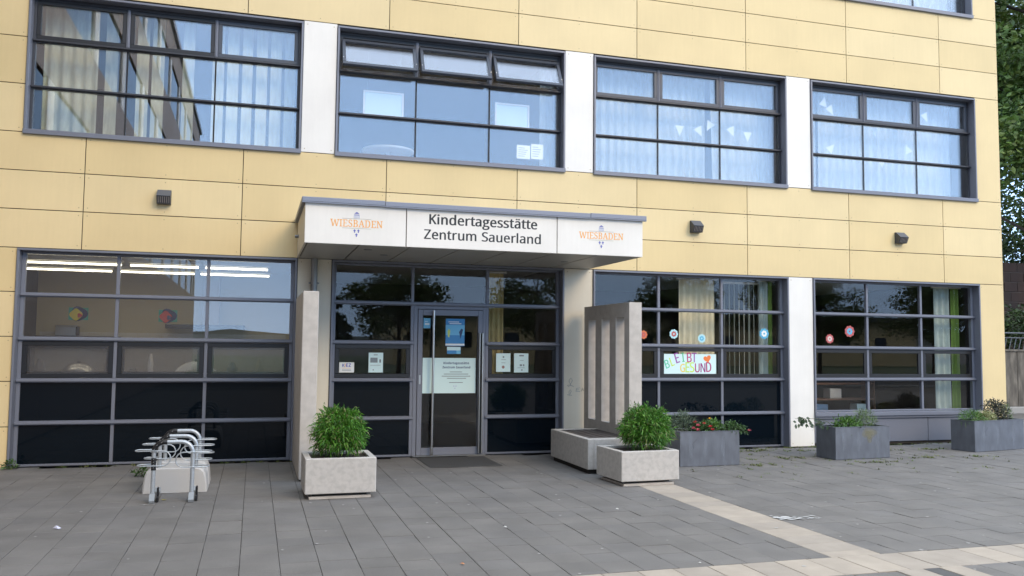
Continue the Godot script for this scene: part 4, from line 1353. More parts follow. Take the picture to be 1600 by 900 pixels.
func bike_rack() -> void:
	var rk := node("bicycle_rack", null, Vector3(1.54, 0, 2.4))
	tag(rk, "galvanised bicycle rack with looped arches on two concrete blocks", "bicycle rack")
	# rounded concrete blocks
	for z in [[2.12, 2.52], [1.60, 2.0]]:
		var st := st_new()
		var prof := PackedVector2Array()
		var zz := [[0.0, 0.0], [0.012, 0.015]]
		var outl := PackedVector2Array([Vector2(-0.365, 0.0), Vector2(0.325, 0.0), Vector2(0.318, 0.10), Vector2(0.305, 0.19), Vector2(0.285, 0.24), Vector2(0.25, 0.268), Vector2(0.20, 0.28), Vector2(-0.24, 0.28), Vector2(-0.29, 0.268), Vector2(-0.325, 0.24), Vector2(-0.345, 0.19), Vector2(-0.358, 0.10)])
		var inner := PackedVector2Array()
		for p in outl:
			inner.append(Vector2(lerpf(p.x, -0.02, 0.045), 0.0 if p.y == 0.0 else p.y - 0.014))
		var zb: float = z[0] - 2.4
		var zf: float = z[1] - 2.4
		for i in outl.size():
			var j := (i + 1) % outl.size()
			var a := outl[i]
			var b := outl[j]
			var m := (a + b) * 0.5 - Vector2(-0.02, 0.12)
			var o := Vector3(m.x, m.y, 0)
			quad(st, Vector3(a.x, a.y + 0.004, zb + 0.016), Vector3(b.x, b.y + 0.004, zb + 0.016), Vector3(b.x, b.y + 0.004, zf - 0.016), Vector3(a.x, a.y + 0.004, zf - 0.016), o)
			for e in [[zf - 0.016, zf, 1.0], [zb + 0.016, zb, -1.0]]:
				var ia := inner[i]
				var ib := inner[j]
				quad(st, Vector3(a.x, a.y + 0.004, e[0]), Vector3(b.x, b.y + 0.004, e[0]), Vector3(ib.x, ib.y + 0.004, e[1]), Vector3(ia.x, ia.y + 0.004, e[1]), o + Vector3(0, 0, e[2]))
				tri(st, Vector3(-0.02, 0.12, e[1]), Vector3(ia.x, ia.y + 0.004, e[1]), Vector3(ib.x, ib.y + 0.004, e[1]), Vector3(0, 0, e[2]))
		obj("concrete_block", st, M["rack_block"], rk)
	var xl := -0.195
	var xr := 0.195
	var zs := [0.68, 0.07, -0.56]
	for zi in 3:
		var z: float = zs[zi]
		var H := 0.635
		var path := PackedVector3Array([Vector3(xl, 0.005, z), Vector3(xl, H - 0.10, z)])
		for k in range(1, 7):
			var a := PI - PI * 0.5 * k / 6.0
			path.append(Vector3(xl + 0.10 + cos(a) * 0.10, H - 0.10 + sin(a) * 0.10, z))
		for k in range(0, 7):
			var a := PI * 0.5 - PI * 0.5 * k / 6.0
			path.append(Vector3(xr - 0.12 + cos(a) * 0.12, H - 0.12 + sin(a) * 0.12, z))
		path.append(Vector3(xr, 0.005, z))
		var st := st_new()
		tube(st, path, 0.0225, -1, 14)
		obj("arch", st, M["galv"], rk)
		# wheel holders: one bent rod on each leg
		for s in [-1.0, 1.0]:
			var xo: float = xl if s < 0 else xr
			var zo: float = z + 0.028
			var y1 := 0.545 if s < 0 else 0.525
			var y2 := 0.388 if s < 0 else 0.365
			var R := (y1 - y2) * 0.5
			var p2 := PackedVector3Array()
			var out: float = s * 0.155
			p2.append(Vector3(xo + s * 0.0, y1, zo - 0.150))
			p2.append(Vector3(xo + out * 0.85, y1, zo - 0.144))
			for k in range(0, 7):
				var a := -PI * 0.5 + PI * k / 6.0
				p2.append(Vector3(xo + out + s * cos(a) * 0.035, y1, zo - 0.072 + sin(a) * 0.072))
			p2.append(Vector3(xo - s * 0.08, y1, zo))
			for k in range(0, 9):
				var a := PI * 0.5 - PI * k / 8.0
				p2.append(Vector3(xo - s * (0.09 + cos(a) * R), (y1 + y2) * 0.5 + sin(a) * R, zo))
			p2.append(Vector3(xo + out * 0.5, y2, zo))
			for k in range(0, 7):
				var a := PI * 0.5 - PI * k / 6.0
				p2.append(Vector3(xo + out * 0.85 + s * cos(a) * 0.035, y2, zo - 0.072 + sin(a) * 0.072))
			p2.append(Vector3(xo, y2, zo - 0.150))
			st = st_new()
			tube(st, p2, 0.0064, -1, 8)
			obj("wheel_holder", st, M["galv"], rk)
			# foot plate and black wedge
			st = st_new()
			prism_x(st, PackedVector2Array([Vector2(z - 0.05, 0.004), Vector2(z + 0.085, 0.004), Vector2(z + 0.085, 0.03), Vector2(z + 0.03, 0.10), Vector2(z - 0.03, 0.10)]), xo - 0.027, xo + 0.027)
			obj("foot", st, M["pipe_zinc"], rk)
			st = st_new()
			box(st, Vector3(xo + 0.036, 0.004, z - 0.10), Vector3(xo + 0.058, 0.15, z - 0.03), 0.006)
			box(st, Vector3(xo + 0.036, 0.004, z - 0.0295), Vector3(xo + 0.062, 0.06, z + 0.02), 0.006)
			obj("wedge", st, M["tape"], rk)
		# black tape wound over the left-hand bends
		var tp := PackedVector3Array()
		for k in range(1, 8):
			tp.append(path[k])
		tp.append(path[7] + Vector3(0.03, 0, 0))
		if zi == 1:
			tp = tp.slice(2, 7)
		st = st_new()
		tube(st, tp, 0.026, -1, 12)
		if zi == 0:
			tube(st, PackedVector3Array([Vector3(xl, 0.34, z), Vector3(xl, 0.47, z)]), 0.026, -1, 12)
		obj("tape", st, M["tape"], rk)
		st = st_new()
		for k in 4:
			var yy := 0.36 + 0.03 * k
			if zi == 0:
				tube(st, PackedVector3Array([Vector3(xl - 0.024, yy, z + 0.010), Vector3(xl, yy + 0.008, z + 0.0268), Vector3(xl + 0.024, yy + 0.014, z + 0.010)]), 0.0025, -1, 4)
			var q: Vector3 = path[mini(2 + k * 2, 8)]
			tube(st, PackedVector3Array([q + Vector3(-0.018, -0.014, 0.016), q + Vector3(0, 0, 0.027), q + Vector3(0.014, 0.018, 0.016)]), 0.0025, -1, 4)
		obj("tape_edge", st, M["steel"], rk)

# ---------------------------------------------------------------- things behind the glass
func pleated(x0: float, x1: float, y0: float, y1: float, z: float, pitch: float, amp: float, sd: int, lean := 0.0) -> ArrayMesh:
	var st := st_new()
	var r := RandomNumberGenerator.new()
	r.seed = sd
	var n := int((x1 - x0) / pitch * 8.0) + 2
	var ph := r.randf() * 6.0
	var top := []
	var bot := []
	for i in n + 1:
		var f := float(i) / n
		var x := lerpf(x0, x1, f)
		var a := ph + (x - x0) / pitch * TAU_ + 1.3 * sin((x - x0) * 5.0 + ph)
		var k := amp * (0.7 + 0.3 * sin((x - x0) * 3.1 + sd))
		top.append(Vector3(x, y1, z + sin(a) * k * 0.7))
		bot.append(Vector3(x + lean * (1.0 - 0.3 * f), y0, z + sin(a + 0.4) * k * 1.2))
	st.set_smooth_group(0)
	for i in n:
		quad(st, top[i], top[i + 1], bot[i + 1], bot[i], Vector3(0, 0, 1))
	return done(st)

func curtain(x0: float, x1: float, y0: float, y1: float, z: float, m: String, label: String, sd: int, pitch := 0.13, lean := 0.0) -> void:
	var c := node("curtain")
	tag(c, label, "curtain")
	obj("cloth", pleated(x0, x1, y0, y1, z, pitch, 0.028, sd, lean), M[m], c)
	bx("rail", Vector3(x0 - 0.05, y1 + 0.001, z - 0.015), Vector3(x1 + 0.05, y1 + 0.03, z + 0.015), M["room_light"], c)

func vertical_blind(x0: float, x1: float, n: int, y0: float, y1: float, z: float, wslat: float, turn: float, label: String, sd: int, skip := []) -> void:
	var b := node("vertical_blind")
	tag(b, label, "blind")
	bx("rail", Vector3(x0, y1 + 0.001, z - 0.02), Vector3(x1, y1 + 0.04, z + 0.02), M["room_light"], b)
	var r := RandomNumberGenerator.new()
	r.seed = sd
	var st := st_new()
	box(st, Vector3(-wslat * 0.5, y0, -0.001), Vector3(wslat * 0.5, y1, 0.001))
	var sm := done(st)
	for i in n:
		if i in skip:
			continue
		var o := obj("slat", sm, M["blind_slat"] if sd % 2 == 0 else M["curtain_green"], b)
		o.position = Vector3(lerpf(x0, x1, (i + 0.5) / n), 0, z)
		o.rotation.y = turn + r.randf_range(-0.35, 0.35)

func interior_things() -> void:
	# first upper window: loose pale strips with dark gaps
	curtain(-0.70, 0.02, 4.72, 6.62, -0.55, "curtain_green", "pale green curtain at the far left of the first upper window", 1, 0.14, 0.0)
	vertical_blind(0.10, 2.85, 13, 4.70, 6.62, -0.50, 0.17, 0.25, "half open pale strip blind in the first upper window", 101, [1, 4, 6])
	# second: framed sheets, papers
	for q in [[3.86, 4.50, 5.30, 5.70, "white framed board behind the first pane under the open sashes"], [6.01, 6.60, 5.30, 5.70, "white framed board behind the third pane under the open sashes"]]:
		var f := node("framed_board", null, Vector3((q[0] + q[1]) * 0.5, q[2], -0.34))
		tag(f, q[4], "picture frame", "white boards in the second upper window")
		var hw: float = (q[1] - q[0]) * 0.5
		var hh: float = q[3] - q[2]
		var st := st_new()
		box(st, Vector3(-hw, 0, -0.01), Vector3(hw, 0.025, 0.01))
		box(st, Vector3(-hw, hh - 0.025, -0.01), Vector3(hw, hh, 0.01))
		box(st, Vector3(-hw, 0.0255, -0.01), Vector3(-hw + 0.025, hh - 0.0255, 0.0098))
		box(st, Vector3(hw - 0.025, 0.0255, -0.01), Vector3(hw, hh - 0.0255, 0.0098))
		obj("frame", st, M["paper"], f)
		bx("sheet", Vector3(-hw + 0.03, 0.03, -0.008), Vector3(hw - 0.03, hh - 0.03, 0.002), M["paper_mint"], f)
		st = st_new()
		for sx in [-hw + 0.06, hw - 0.06]:
			tube(st, PackedVector3Array([Vector3(sx, hh, 0), Vector3(sx, 6.83 - q[2], 0)]), 0.0015, -1, 4)
		obj("hanging_wire", st, M["steel"], f)
	curtain(6.82, 7.08, 4.72, 6.62, -0.45, "curtain_white", "narrow pale curtain at the right edge of the second upper window", 5, 0.12)
	for q in [[6.345, 6.575, 4.76, 4.985, "printed paper taped inside the glass, lower left of a pair"], [6.59, 6.80, 4.77, 5.02, "larger lined paper beside the pale curtain of the open window"]]:
		var pn := node("taped_paper", null, Vector3(q[0], q[2], -0.19))
		tag(pn, q[4], "paper", "papers in the second upper window")
		var pw: float = q[1] - q[0]
		var ph: float = q[3] - q[2]
		bx("sheet", Vector3(0, 0, -0.001), Vector3(pw, ph, 0.0), M["paper"], pn)
		var st := st_new()
		for k in 5:
			box(st, Vector3(pw * 0.12, ph * (0.18 + 0.15 * k), 0.0002), Vector3(pw * (0.6 + 0.07 * (k % 4)), ph * (0.18 + 0.15 * k) + 0.008, 0.0006))
		obj("print", st, M["ink_grey"], pn)
	var tb := node("round_table", null, Vector3(4.45, 4.30, -1.6))
	tag(tb, "white round table standing behind the second upper window", "table")
	var st4 := st_new()
	tube(st4, PackedVector3Array([Vector3(0, 0.72, 0), Vector3(0, 0.75, 0)]), 0.45, -1, 28)
	obj("tabletop", st4, M["paper"], tb)
	st4 = st_new()
	tube(st4, PackedVector3Array([Vector3(0, 0.01, 0), Vector3(0, 0.72, 0)]), 0.05, -1, 12)
	obj("leg", st4, M["paper"], tb)
	# third and fourth upper windows
	curtain(7.66, 9.98, 4.72, 6.62, -0.52, "curtain_white", "long pale curtain across the third upper window", 7, 0.155)
	curtain(10.06, 11.25, 4.72, 6.62, -0.50, "curtain_white", "parted pale curtain at the right of third upper window", 8, 0.19, 0.06)
	curtain(11.90, 12.25, 4.72, 6.62, -0.48, "curtain_white", "bunched pale curtain at the left of fourth upper window", 9, 0.11)
	curtain(12.35, 15.42, 4.72, 6.62, -0.52, "curtain_white", "wide pale curtain across the fourth upper window", 10, 0.17)
	curtain(11.9, 15.4, 8.3, 10.2, -0.5, "curtain_white", "pale curtain in the topmost window near the building corner", 12, 0.17)
	# bunting
	var fl := [[[9.356, 5.50, 0.0], [9.745, 5.508, 0.5], [9.935, 5.62, -0.5], [10.39, 5.56, 0.45], [10.708, 5.495, 0.0]], [[12.324, 6.29, 2.9], [12.475, 6.134, 0.6], [12.476, 5.434, 2.4], [13.45, 5.816, 0.1], [13.595, 5.214, 0.2], [14.19, 5.542, 3.6], [14.627, 6.19, 0.5]]]
	for i in 2:
		var bu := node("bunting")
		tag(bu, ["string of white pennants across the third upper window", "scattered white pennants hanging in the fourth upper window"][i], "bunting")
		var stl := st_new()
		var pts := PackedVector3Array()
		for q in fl[i]:
			pts.append(Vector3(q[0], q[1] + 0.07, -0.305))
		tube(stl, pts, 0.0022, -1, 4)
		obj("string", stl, M["paper"], bu)
		for q in fl[i]:
			var stf := st_new()
			plate(stf, PackedVector2Array([Vector2(-0.085, 0.085), Vector2(0.085, 0.085), Vector2(0.0, -0.095)]), -0.001, 0.002)
			var o := obj("pennant", stf, M["paper"], bu)
			o.position = Vector3(q[0], q[1], -0.30)
			o.rotation.z = q[2]
	# kitchen behind the first ground-floor window
	for row in [[-0.86, [[-1.22, 0.42], [0.50, 1.50], [1.56, 2.52]]], [-2.15, [[-1.25, 0.10], [0.16, 1.36], [1.42, 2.56]]]]:
		for q in row[1]:
			var l := node("tube_lamp", null, Vector3((q[0] + q[1]) * 0.5, 2.85, row[0]))
			tag(l, "lit fluorescent tube lamp under the kitchen ceiling, %s" % ["window row, leftmost", "window row, middle", "window row, rightmost", "back row, leftmost", "back row, middle", "back row, rightmost"][([-0.86, -2.15].find(row[0])) * 3 + row[1].find(q)], "ceiling lamp", "fluorescent tubes in the kitchen")
			var hl: float = (q[1] - q[0]) * 0.5
			bx("housing", Vector3(-hl, 0.035, -0.05), Vector3(hl, 0.085, 0.05), M["room_light"], l, 0.005)
			var st := st_new()
			tube(st, PackedVector3Array([Vector3(-hl + 0.02, 0, 0), Vector3(hl - 0.02, 0, 0)]), 0.016, -1, 10)
			obj("tube", st, M["tube_glow"], l)
			st = st_new()
			for sx in [-hl * 0.6, hl * 0.6]:
				tube(st, PackedVector3Array([Vector3(sx, 0.086, 0), Vector3(sx, 0.198, 0)]), 0.008, -1, 6)
			obj("hanger", st, M["steel"], l)
			var al := AreaLight3D.new()
			al.name = "lamp_light"
			al.area_size = Vector2(hl * 2.0 - 0.04, 0.04)
			al.area_normalize_energy = true
			al.light_energy = 0.22
			al.light_color = Color(1.0, 0.95, 0.84)
			al.area_range = 8.0
			al.shadow_enabled = true
			al.position = Vector3(0, -0.024, 0)
			al.rotation.x = -PI / 2
			l.add_child(al)
	var sh := node("kitchen_shelf", null, Vector3(-0.72, 1.76, -3.6))
	tag(sh, "dark kitchen shelf carrying the toaster", "shelf")
	bx("board", Vector3(-0.55, 0, -0.249), Vector3(0.75, 0.04, 0.2), M["black"], sh, 0.004)
	bx("bracket", Vector3(-0.4, -0.18, -0.249), Vector3(-0.37, -0.001, 0.12), M["steel"], sh)
	bx("bracket", Vector3(0.5, -0.18, -0.249), Vector3(0.53, -0.001, 0.12), M["steel"], sh)
	var hd := node("cooker_hood", null, Vector3(1.55, 1.96, -3.6))
	tag(hd, "dark cooker hood on the kitchen wall", "cooker hood")
	bx("hood", Vector3(-0.75, 0, -0.249), Vector3(0.6, 0.07, 0.25), M["black"], hd, 0.005)
	bx("flue", Vector3(-0.15, 0.071, -0.249), Vector3(0.15, 1.08, 0.0), M["wing_panel"], hd, 0.004)
	var to := node("toaster", null, Vector3(-0.82, 1.80, -3.62))
	tag(to, "chrome toaster on the dark kitchen shelf", "toaster")
	var stt := st_new()
	prism_x(stt, PackedVector2Array([Vector2(-0.08, 0.01), Vector2(0.08, 0.01), Vector2(0.08, 0.15), Vector2(0.06, 0.185), Vector2(-0.06, 0.185), Vector2(-0.08, 0.15)]), -0.17, 0.15)
	obj("body", stt, M["steel"], to)
	bx("base", Vector3(-0.17, 0.0, -0.085), Vector3(0.15, 0.0095, 0.085), M["black"], to)
	bx("end_cap", Vector3(0.1505, 0.01, -0.08), Vector3(0.185, 0.17, 0.08), M["black"], to, 0.008)
	for sz in [-0.03, 0.03]:
		bx("slot", Vector3(-0.13, 0.1852, sz - 0.014), Vector3(0.11, 0.1875, sz + 0.014), M["black"], to)
	# tiles behind the worktop
	var sp := node("tile_splashback")
	tag(sp, "beige tile splashback along the kitchen back wall", "tiles")
	mat("tile", Color(0.46, 0.41, 0.31), 0.25)
	var stg := st_new()
	box(stg, Vector3(-0.098, -0.073, 0), Vector3(0.098, 0.073, 0.006), 0.002)
	var tm := done(stg)
	for r in 5:
		for c in 21:
			var o := obj("tile", tm, M["tile"], sp)
			o.position = Vector3(-1.2 + 0.2 * c, 1.20 + 0.15 * r, -3.849)
	# paintings
	mat("paint_green", Color(0.06, 0.38, 0.28), 0.8)
	mat("paint_yellow", Color(0.80, 0.66, 0.04), 0.8)
	mat("paint_red", Color(0.65, 0.06, 0.03), 0.8)
	mat("paint_navy", Color(0.02, 0.025, 0.12), 0.8)
	for q in [[-0.70, 2.20, "child's painting with a yellow shape on the kitchen wall", 0], [0.79, 2.19, "child's painting with a red arch on the kitchen wall", 1]]:
		var p := node("painting", null, Vector3(q[0], q[1], -3.84))
		tag(p, q[2], "painting", "children's paintings in the kitchen")
		bx("sheet", Vector3(-0.15, -0.11, -0.002), Vector3(0.17, 0.11, 0.0), M["paint_green"], p)
		var s1 := st_new()
		plate(s1, ring_pts(0.02, 0.0, 0.13, 20, 0.12, 3), 0.0005, 0.0015)
		obj("dark_shape", s1, M["paint_navy"], p)
		s1 = st_new()
		plate(s1, ring_pts(-0.03, -0.015, 0.10, 20, 0.10, 4), 0.0025, 0.0015)
		obj("bright_shape", s1, M["paint_yellow"] if q[3] == 0 else M["paint_red"], p)
		s1 = st_new()
		plate(s1, ring_pts(0.03, -0.03, 0.04, 12, 0.2, 3), 0.0045, 0.0015)
		obj("spot", s1, M["paint_red"] if q[3] == 0 else M["paint_navy"], p)
	var cb := node("kitchen_cabinet", null, Vector3(0.7, -0.011, -0.75))
	tag(cb, "pale kitchen worktop close behind the dark lower panes", "worktop")
	bx("carcass", Vector3(-1.9, 0.0, -0.3), Vector3(1.9, 1.12, 0.25), M["room_beige"], cb)
	bx("worktop", Vector3(-1.95, 1.121, -0.33), Vector3(1.95, 1.16, 0.30), M["wing_panel"], cb, 0.004)
	for q in [[-0.1, 0.27, 0.24, "steel pan lid on the worktop behind the first screened sash"], [1.5, 0.33, 0.27, "pale mixing bowl on the worktop behind the second screened sash"]]:
		var pt := node("kitchen_pot", null, Vector3(q[0], 1.15, -0.75))
		tag(pt, q[3], "pot")
		var s2 := st_new()
		var prev := []
		s2.set_smooth_group(0)
		for k in 9:
			var a := PI * 0.5 * k / 8.0
			var ring := []
			for j in 20:
				ring.append(Vector3(cos(TAU_ * j / 20) * cos(a) * q[1], sin(a) * q[2], sin(TAU_ * j / 20) * cos(a) * q[1]))
			if prev:
				for j in 20:
					quad(s2, prev[j], prev[(j + 1) % 20], ring[(j + 1) % 20], ring[j], ring[j] + Vector3(0, 0.01, 0))
			prev = ring
		obj("dome", s2, M["steel"] if q[0] < 1.0 else M["paper"], pt)
		bx("knob", Vector3(-0.02, q[2] + 0.0005, -0.02), Vector3(0.02, q[2] + 0.035, 0.02), M["black"], pt, 0.006)
	for q in [[-0.62, 0.07, 0.30, "room_dark", "dark steel canister"], [0.28, 0.05, 0.34, "wing_panel", "brown bottle"], [0.62, 0.09, 0.16, "room_dark", "dark saucepan"], [0.86, 0.04, 0.38, "paper", "white bottle"], [2.02, 0.08, 0.26, "room_dark", "black kettle"], [2.42, 0.06, 0.33, "room_beige", "beige storage jar"]]:
		var kj := node("kitchen_jar", null, Vector3(q[0], 1.15, -0.80))
		tag(kj, "%s on the worktop behind the screened kitchen sashes" % q[4], "jar")
		var sj := st_new()
		tube(sj, PackedVector3Array([Vector3(0, 0, 0), Vector3(0, q[2] * 0.7, 0)]), q[1], -1, 14)
		obj("body", sj, M[q[3]], kj)
		sj = st_new()
		tube(sj, PackedVector3Array([Vector3(0, q[2] * 0.7, 0), Vector3(0, q[2], 0)]), q[1] * 0.8, q[1] * 0.45, 14)
		obj("neck", sj, M[q[3]], kj)
	# insect screens fixed inside the kitchen sashes
	var scm := mat("screen_mesh", Color(0.10, 0.10, 0.10, 0.42), 0.9)
	scm.albedo_color.a = 0.42
	scm.transparency = BaseMaterial3D.TRANSPARENCY_ALPHA
	for c in 3:
		var sx0: float = wx(0) + [0.155, 1.35, 2.55][c]
		var sx1: float = wx(0) + [1.14, 2.34, 3.54][c]
		var isn := node("insect_screen", null, Vector3(0, 0, -0.235))
		tag(isn, ["dark insect screen in the sash below the yellow painting", "dark insect screen in the sash below the red painting", "dark insect screen in the kitchen sash nearest the plain slab"][c], "insect screen", "insect screens in the kitchen window")
		var sf := st_new()
		box(sf, Vector3(sx0 - 0.03, 1.25, -0.012), Vector3(sx1 + 0.03, 1.285, 0.012), 0.003)
		box(sf, Vector3(sx0 - 0.03, 1.61, -0.012), Vector3(sx1 + 0.03, 1.645, 0.012), 0.003)
		box(sf, Vector3(sx0 - 0.03, 1.2855, -0.012), Vector3(sx0 + 0.01, 1.6095, 0.0118), 0.003)
		box(sf, Vector3(sx1 - 0.01, 1.2855, -0.012), Vector3(sx1 + 0.03, 1.6095, 0.0118), 0.003)
		obj("frame", sf, M["sash_black"], isn)
		bx("mesh", Vector3(sx0 + 0.011, 1.2855, -0.001), Vector3(sx1 - 0.011, 1.6095, 0.0), scm, isn)
	# entrance hall and the rooms on the right
	curtain(6.02, 6.26, 0.05, 2.90, -0.6, "curtain_yellow", "ochre curtain beside the door in the entrance hall", 15, 0.08)
	curtain(9.46, 10.16, 0.05, 2.90, -0.55, "curtain_beige", "cream pleated curtain in the window with the handmade sign", 16, 0.11)
	vertical_blind(10.28, 11.18, 9, 0.1, 2.85, -0.50, 0.085, 1.15, "row of narrow upright blind strips beside the cream curtain", 18)
	curtain(14.86, 15.20, 0.05, 2.90, -0.45, "pale_paint", "pale grey green curtain inside the corner window", 19, 0.16)
	curtain(15.24, 15.42, 0.05, 2.90, -0.42, "green_paint", "narrow lime green curtain at the edge of the corner window", 20, 0.10)
	curtain(10.98, 11.14, 0.05, 2.90, -0.40, "pale_paint", "pale grey green curtain right of the blind strips", 21, 0.12)
	curtain(11.16, 11.24, 0.05, 2.90, -0.40, "green_paint", "narrow lime green curtain beside the white pier", 22, 0.10)
	# shelves with boxes in the last room
	var bs := node("book_shelf", null, Vector3(13.9, -0.011, -2.3))
	tag(bs, "low wooden shelf with boxes inside the corner window", "shelf")
	mat("shelf_wood", Color(0.16, 0.085, 0.05), 0.6)
	for k in 4:
		bx("shelf_board", Vector3(-0.9, 0.03 + 0.32 * k, -0.2), Vector3(0.9, 0.06 + 0.32 * k, 0.2), M["shelf_wood"], bs)
	for sx in [-0.93, 0.901]:
		bx("side", Vector3(sx, 0.0, -0.2), Vector3(sx + 0.03, 1.1, 0.2), M["shelf_wood"], bs)
	mat("toy_blue", Color(0.10, 0.20, 0.35), 0.6)
	for k in 5:
		var tb2 := bx("toy_box", Vector3(-0.14, 0, -0.12), Vector3(0.14, 0.2, 0.12), [M["paper"], M["toy_blue"], M["room_light"], M["paint_red"], M["paper_mint"]][k], null, 0.01)
		tb2.position = Vector3(13.25 + 0.33 * k, 0.05 + 0.32 * (k % 3), -2.28)
		tag(tb2, ["white toy box on the low shelf inside the corner window", "blue toy box on the low shelf inside the corner window", "grey toy box on the low shelf inside the corner window", "red toy box on the low shelf inside the corner window", "mint toy box on the low shelf inside the corner window"][k], "box", "toy boxes on the low shelf")

# ---------------------------------------------------------------- notices on the glass
func sheet(called: String, x0: float, x1: float, y0: float, y1: float, m: Material, label: String, cat: String, z := -0.151, group := "") -> Node3D:
	var n := node(called, null, Vector3(x0, y0, z))
	tag(n, label, cat, group)
	bx("sheet", Vector3(0, 0, 0), Vector3(x1 - x0, y1 - y0, 0.001), m, n)
	return n

func bars(n: Node3D, w: float, rows: Array, m: Material, called := "print") -> void:
	var st := st_new()
	for q in rows:
		box(st, Vector3(w * q[0], q[2], 0.0012), Vector3(w * q[1], q[2] + q[3], 0.0016))
	obj(called, st, m, n)

func notices() -> void:
	mat("poster_blue", Color(0.05, 0.24, 0.50), 0.6)
	mat("poster_sky", Color(0.16, 0.47, 0.68), 0.6)
	mat("poster_yellow", Color(0.55, 0.62, 0.15), 0.6)
	mat("ink_navy", Color(0.03, 0.06, 0.15), 0.6)
	var kz := sheet("door_sticker", 3.568, 3.791, 1.277, 1.431, M["paper"], "small white sticker reading KiEZ on the sash left of the door", "sticker", -0.149)
	lettering("lettering", "K", "Droid Sans", 0.045, 0.085, 0.036, 0.0012, M["logo_blue"], kz, 700)
	lettering("lettering", "i", "Droid Sans", 0.083, 0.085, 0.012, 0.0012, M["logo_orange"], kz, 700)
	lettering("lettering", "EZ", "Droid Sans", 0.103, 0.085, 0.072, 0.0012, M["logo_blue"], kz, 700)
	bars(kz, 0.223, [[0.2, 0.8, 0.064, 0.005]], M["logo_orange"], "rule")
	bars(kz, 0.223, [[0.2, 0.8, 0.032, 0.010]], M["ink_grey"])
	var ls := sheet("notice", 4.007, 4.227, 1.278, 1.579, M["paper_mint"], "mint notice with a small dark picture on the sash left of the door", "notice", -0.149)
	bars(ls, 0.22, [[0.35, 0.62, 0.262, 0.012], [0.12, 0.62, 0.15, 0.075], [0.74, 0.86, 0.15, 0.05], [0.12, 0.82, 0.108, 0.006], [0.3, 0.36, 0.03, 0.02]], M["ink_grey"])
	var a1 := sheet("notice", 6.024, 6.261, 1.291, 1.585, M["paper_mint"], "mint notice with a round emblem, nearer the door of two", "notice", -0.149)
	bars(a1, 0.237, [[0.46, 0.56, 0.22, 0.03], [0.36, 0.68, 0.19, 0.006], [0.36, 0.66, 0.14, 0.006]], M["ink_grey"])
	var s0 := st_new()
	plate(s0, ring_pts(0.118, 0.075, 0.024, 14), 0.0012, 0.0005)
	mat("emblem_red", Color(0.30, 0.18, 0.16), 0.7)
	obj("emblem", s0, M["emblem_red"], a1)
	var a2 := sheet("notice", 6.322, 6.562, 1.281, 1.587, M["paper_mint"], "mint notice with two dark symbols, farther from the door of two", "notice", -0.149)
	bars(a2, 0.24, [[0.36, 0.68, 0.258, 0.02], [0.40, 0.56, 0.10, 0.03], [0.62, 0.72, 0.10, 0.03], [0.25, 0.75, 0.072, 0.006], [0.5, 0.6, 0.03, 0.02], [0.42, 0.66, 0.19, 0.006]], M["ink_grey"])
	# on the door
	var bp := sheet("door_poster", 5.194, 5.499, 1.692, 2.12, M["poster_blue"], "blue poster on the glass of the entrance door", "poster", -0.134)
	bx("pale_area", Vector3(0.0, 0.17, 0.0012), Vector3(0.305, 0.33, 0.0015), M["poster_sky"], bp)
	var s1 := st_new()
	plate(s1, PackedVector2Array([Vector2(0.06, 0.13), Vector2(0.075, 0.24), Vector2(0.05, 0.27), Vector2(0.03, 0.23), Vector2(0.035, 0.15)]), 0.0016, 0.0004)
	obj("yellow_figure", s1, M["poster_yellow"], bp)
	s1 = st_new()
	plate(s1, PackedVector2Array([Vector2(0.235, 0.11), Vector2(0.265, 0.20), Vector2(0.28, 0.26), Vector2(0.25, 0.275), Vector2(0.215, 0.22), Vector2(0.225, 0.18)]), 0.0016, 0.0004)
	obj("dark_figure", s1, M["ink_navy"], bp)
	bars(bp, 0.305, [[0.0, 1.0, 0.008, 0.03], [0.2, 0.82, 0.345, 0.012], [0.14, 0.7, 0.372, 0.012]], M["paper"])
	var sn := sheet("door_sticker", 5.221, 5.438, 1.57, 1.679, M["paper_mint"], "small blue and white sticker below the blue door poster", "sticker", -0.134)
	bx("blue_field", Vector3(0.0, 0.0, 0.0012), Vector3(0.15, 0.055, 0.0016), M["poster_blue"], sn)
	bx("sky_field", Vector3(0.15, 0.0, 0.0012), Vector3(0.217, 0.055, 0.0016), M["poster_sky"], sn)
	var ti := sheet("door_sticker", 4.842, 4.95, 1.965, 2.122, M["poster_sky"], "small pale blue sticker in the upper corner of the door glass", "sticker", -0.134)
	bars(ti, 0.108, [[0.2, 0.85, 0.05, 0.03], [0.2, 0.6, 0.1, 0.008]], M["paper"])
	var sg := sheet("door_sign", 4.838, 5.685, 0.958, 1.506, M["paper_mint"], "large mint sign with the nursery's name on the entrance door", "sign", -0.1345)
	lettering("lettering", "Kindertagesstätte", "Droid Sans", 0.33, 0.440, 0.41, 0.0012, M["ink_navy"], sg, 700)
	lettering("lettering", "Zentrum Sauerland", "Droid Sans", 0.315, 0.385, 0.445, 0.0012, M["ink_navy"], sg, 700)
	bars(sg, 0.847, [[0.51, 0.74, 0.325, 0.011], [0.40, 0.86, 0.292, 0.011], [0.36, 0.90, 0.259, 0.011], [0.46, 0.82, 0.226, 0.011], [0.50, 0.76, 0.160, 0.011]], M["ink_grey"])
	var s2 := st_new()
	for q in [[0.5, 0.11], [0.535, 0.11], [0.517, 0.075]]:
		plate(s2, ring_pts(q[0], q[1], 0.010, 8), 0.0012, 0.0004)
	obj("small_mark", s2, M["logo_pale"], sg)
	# handmade sign
	var hs := sheet("handmade_sign", 8.968, 9.958, 1.262, 1.597, M["paper_mint"], "handmade sign in coloured letters with an orange heart in the window", "sign", -0.149)
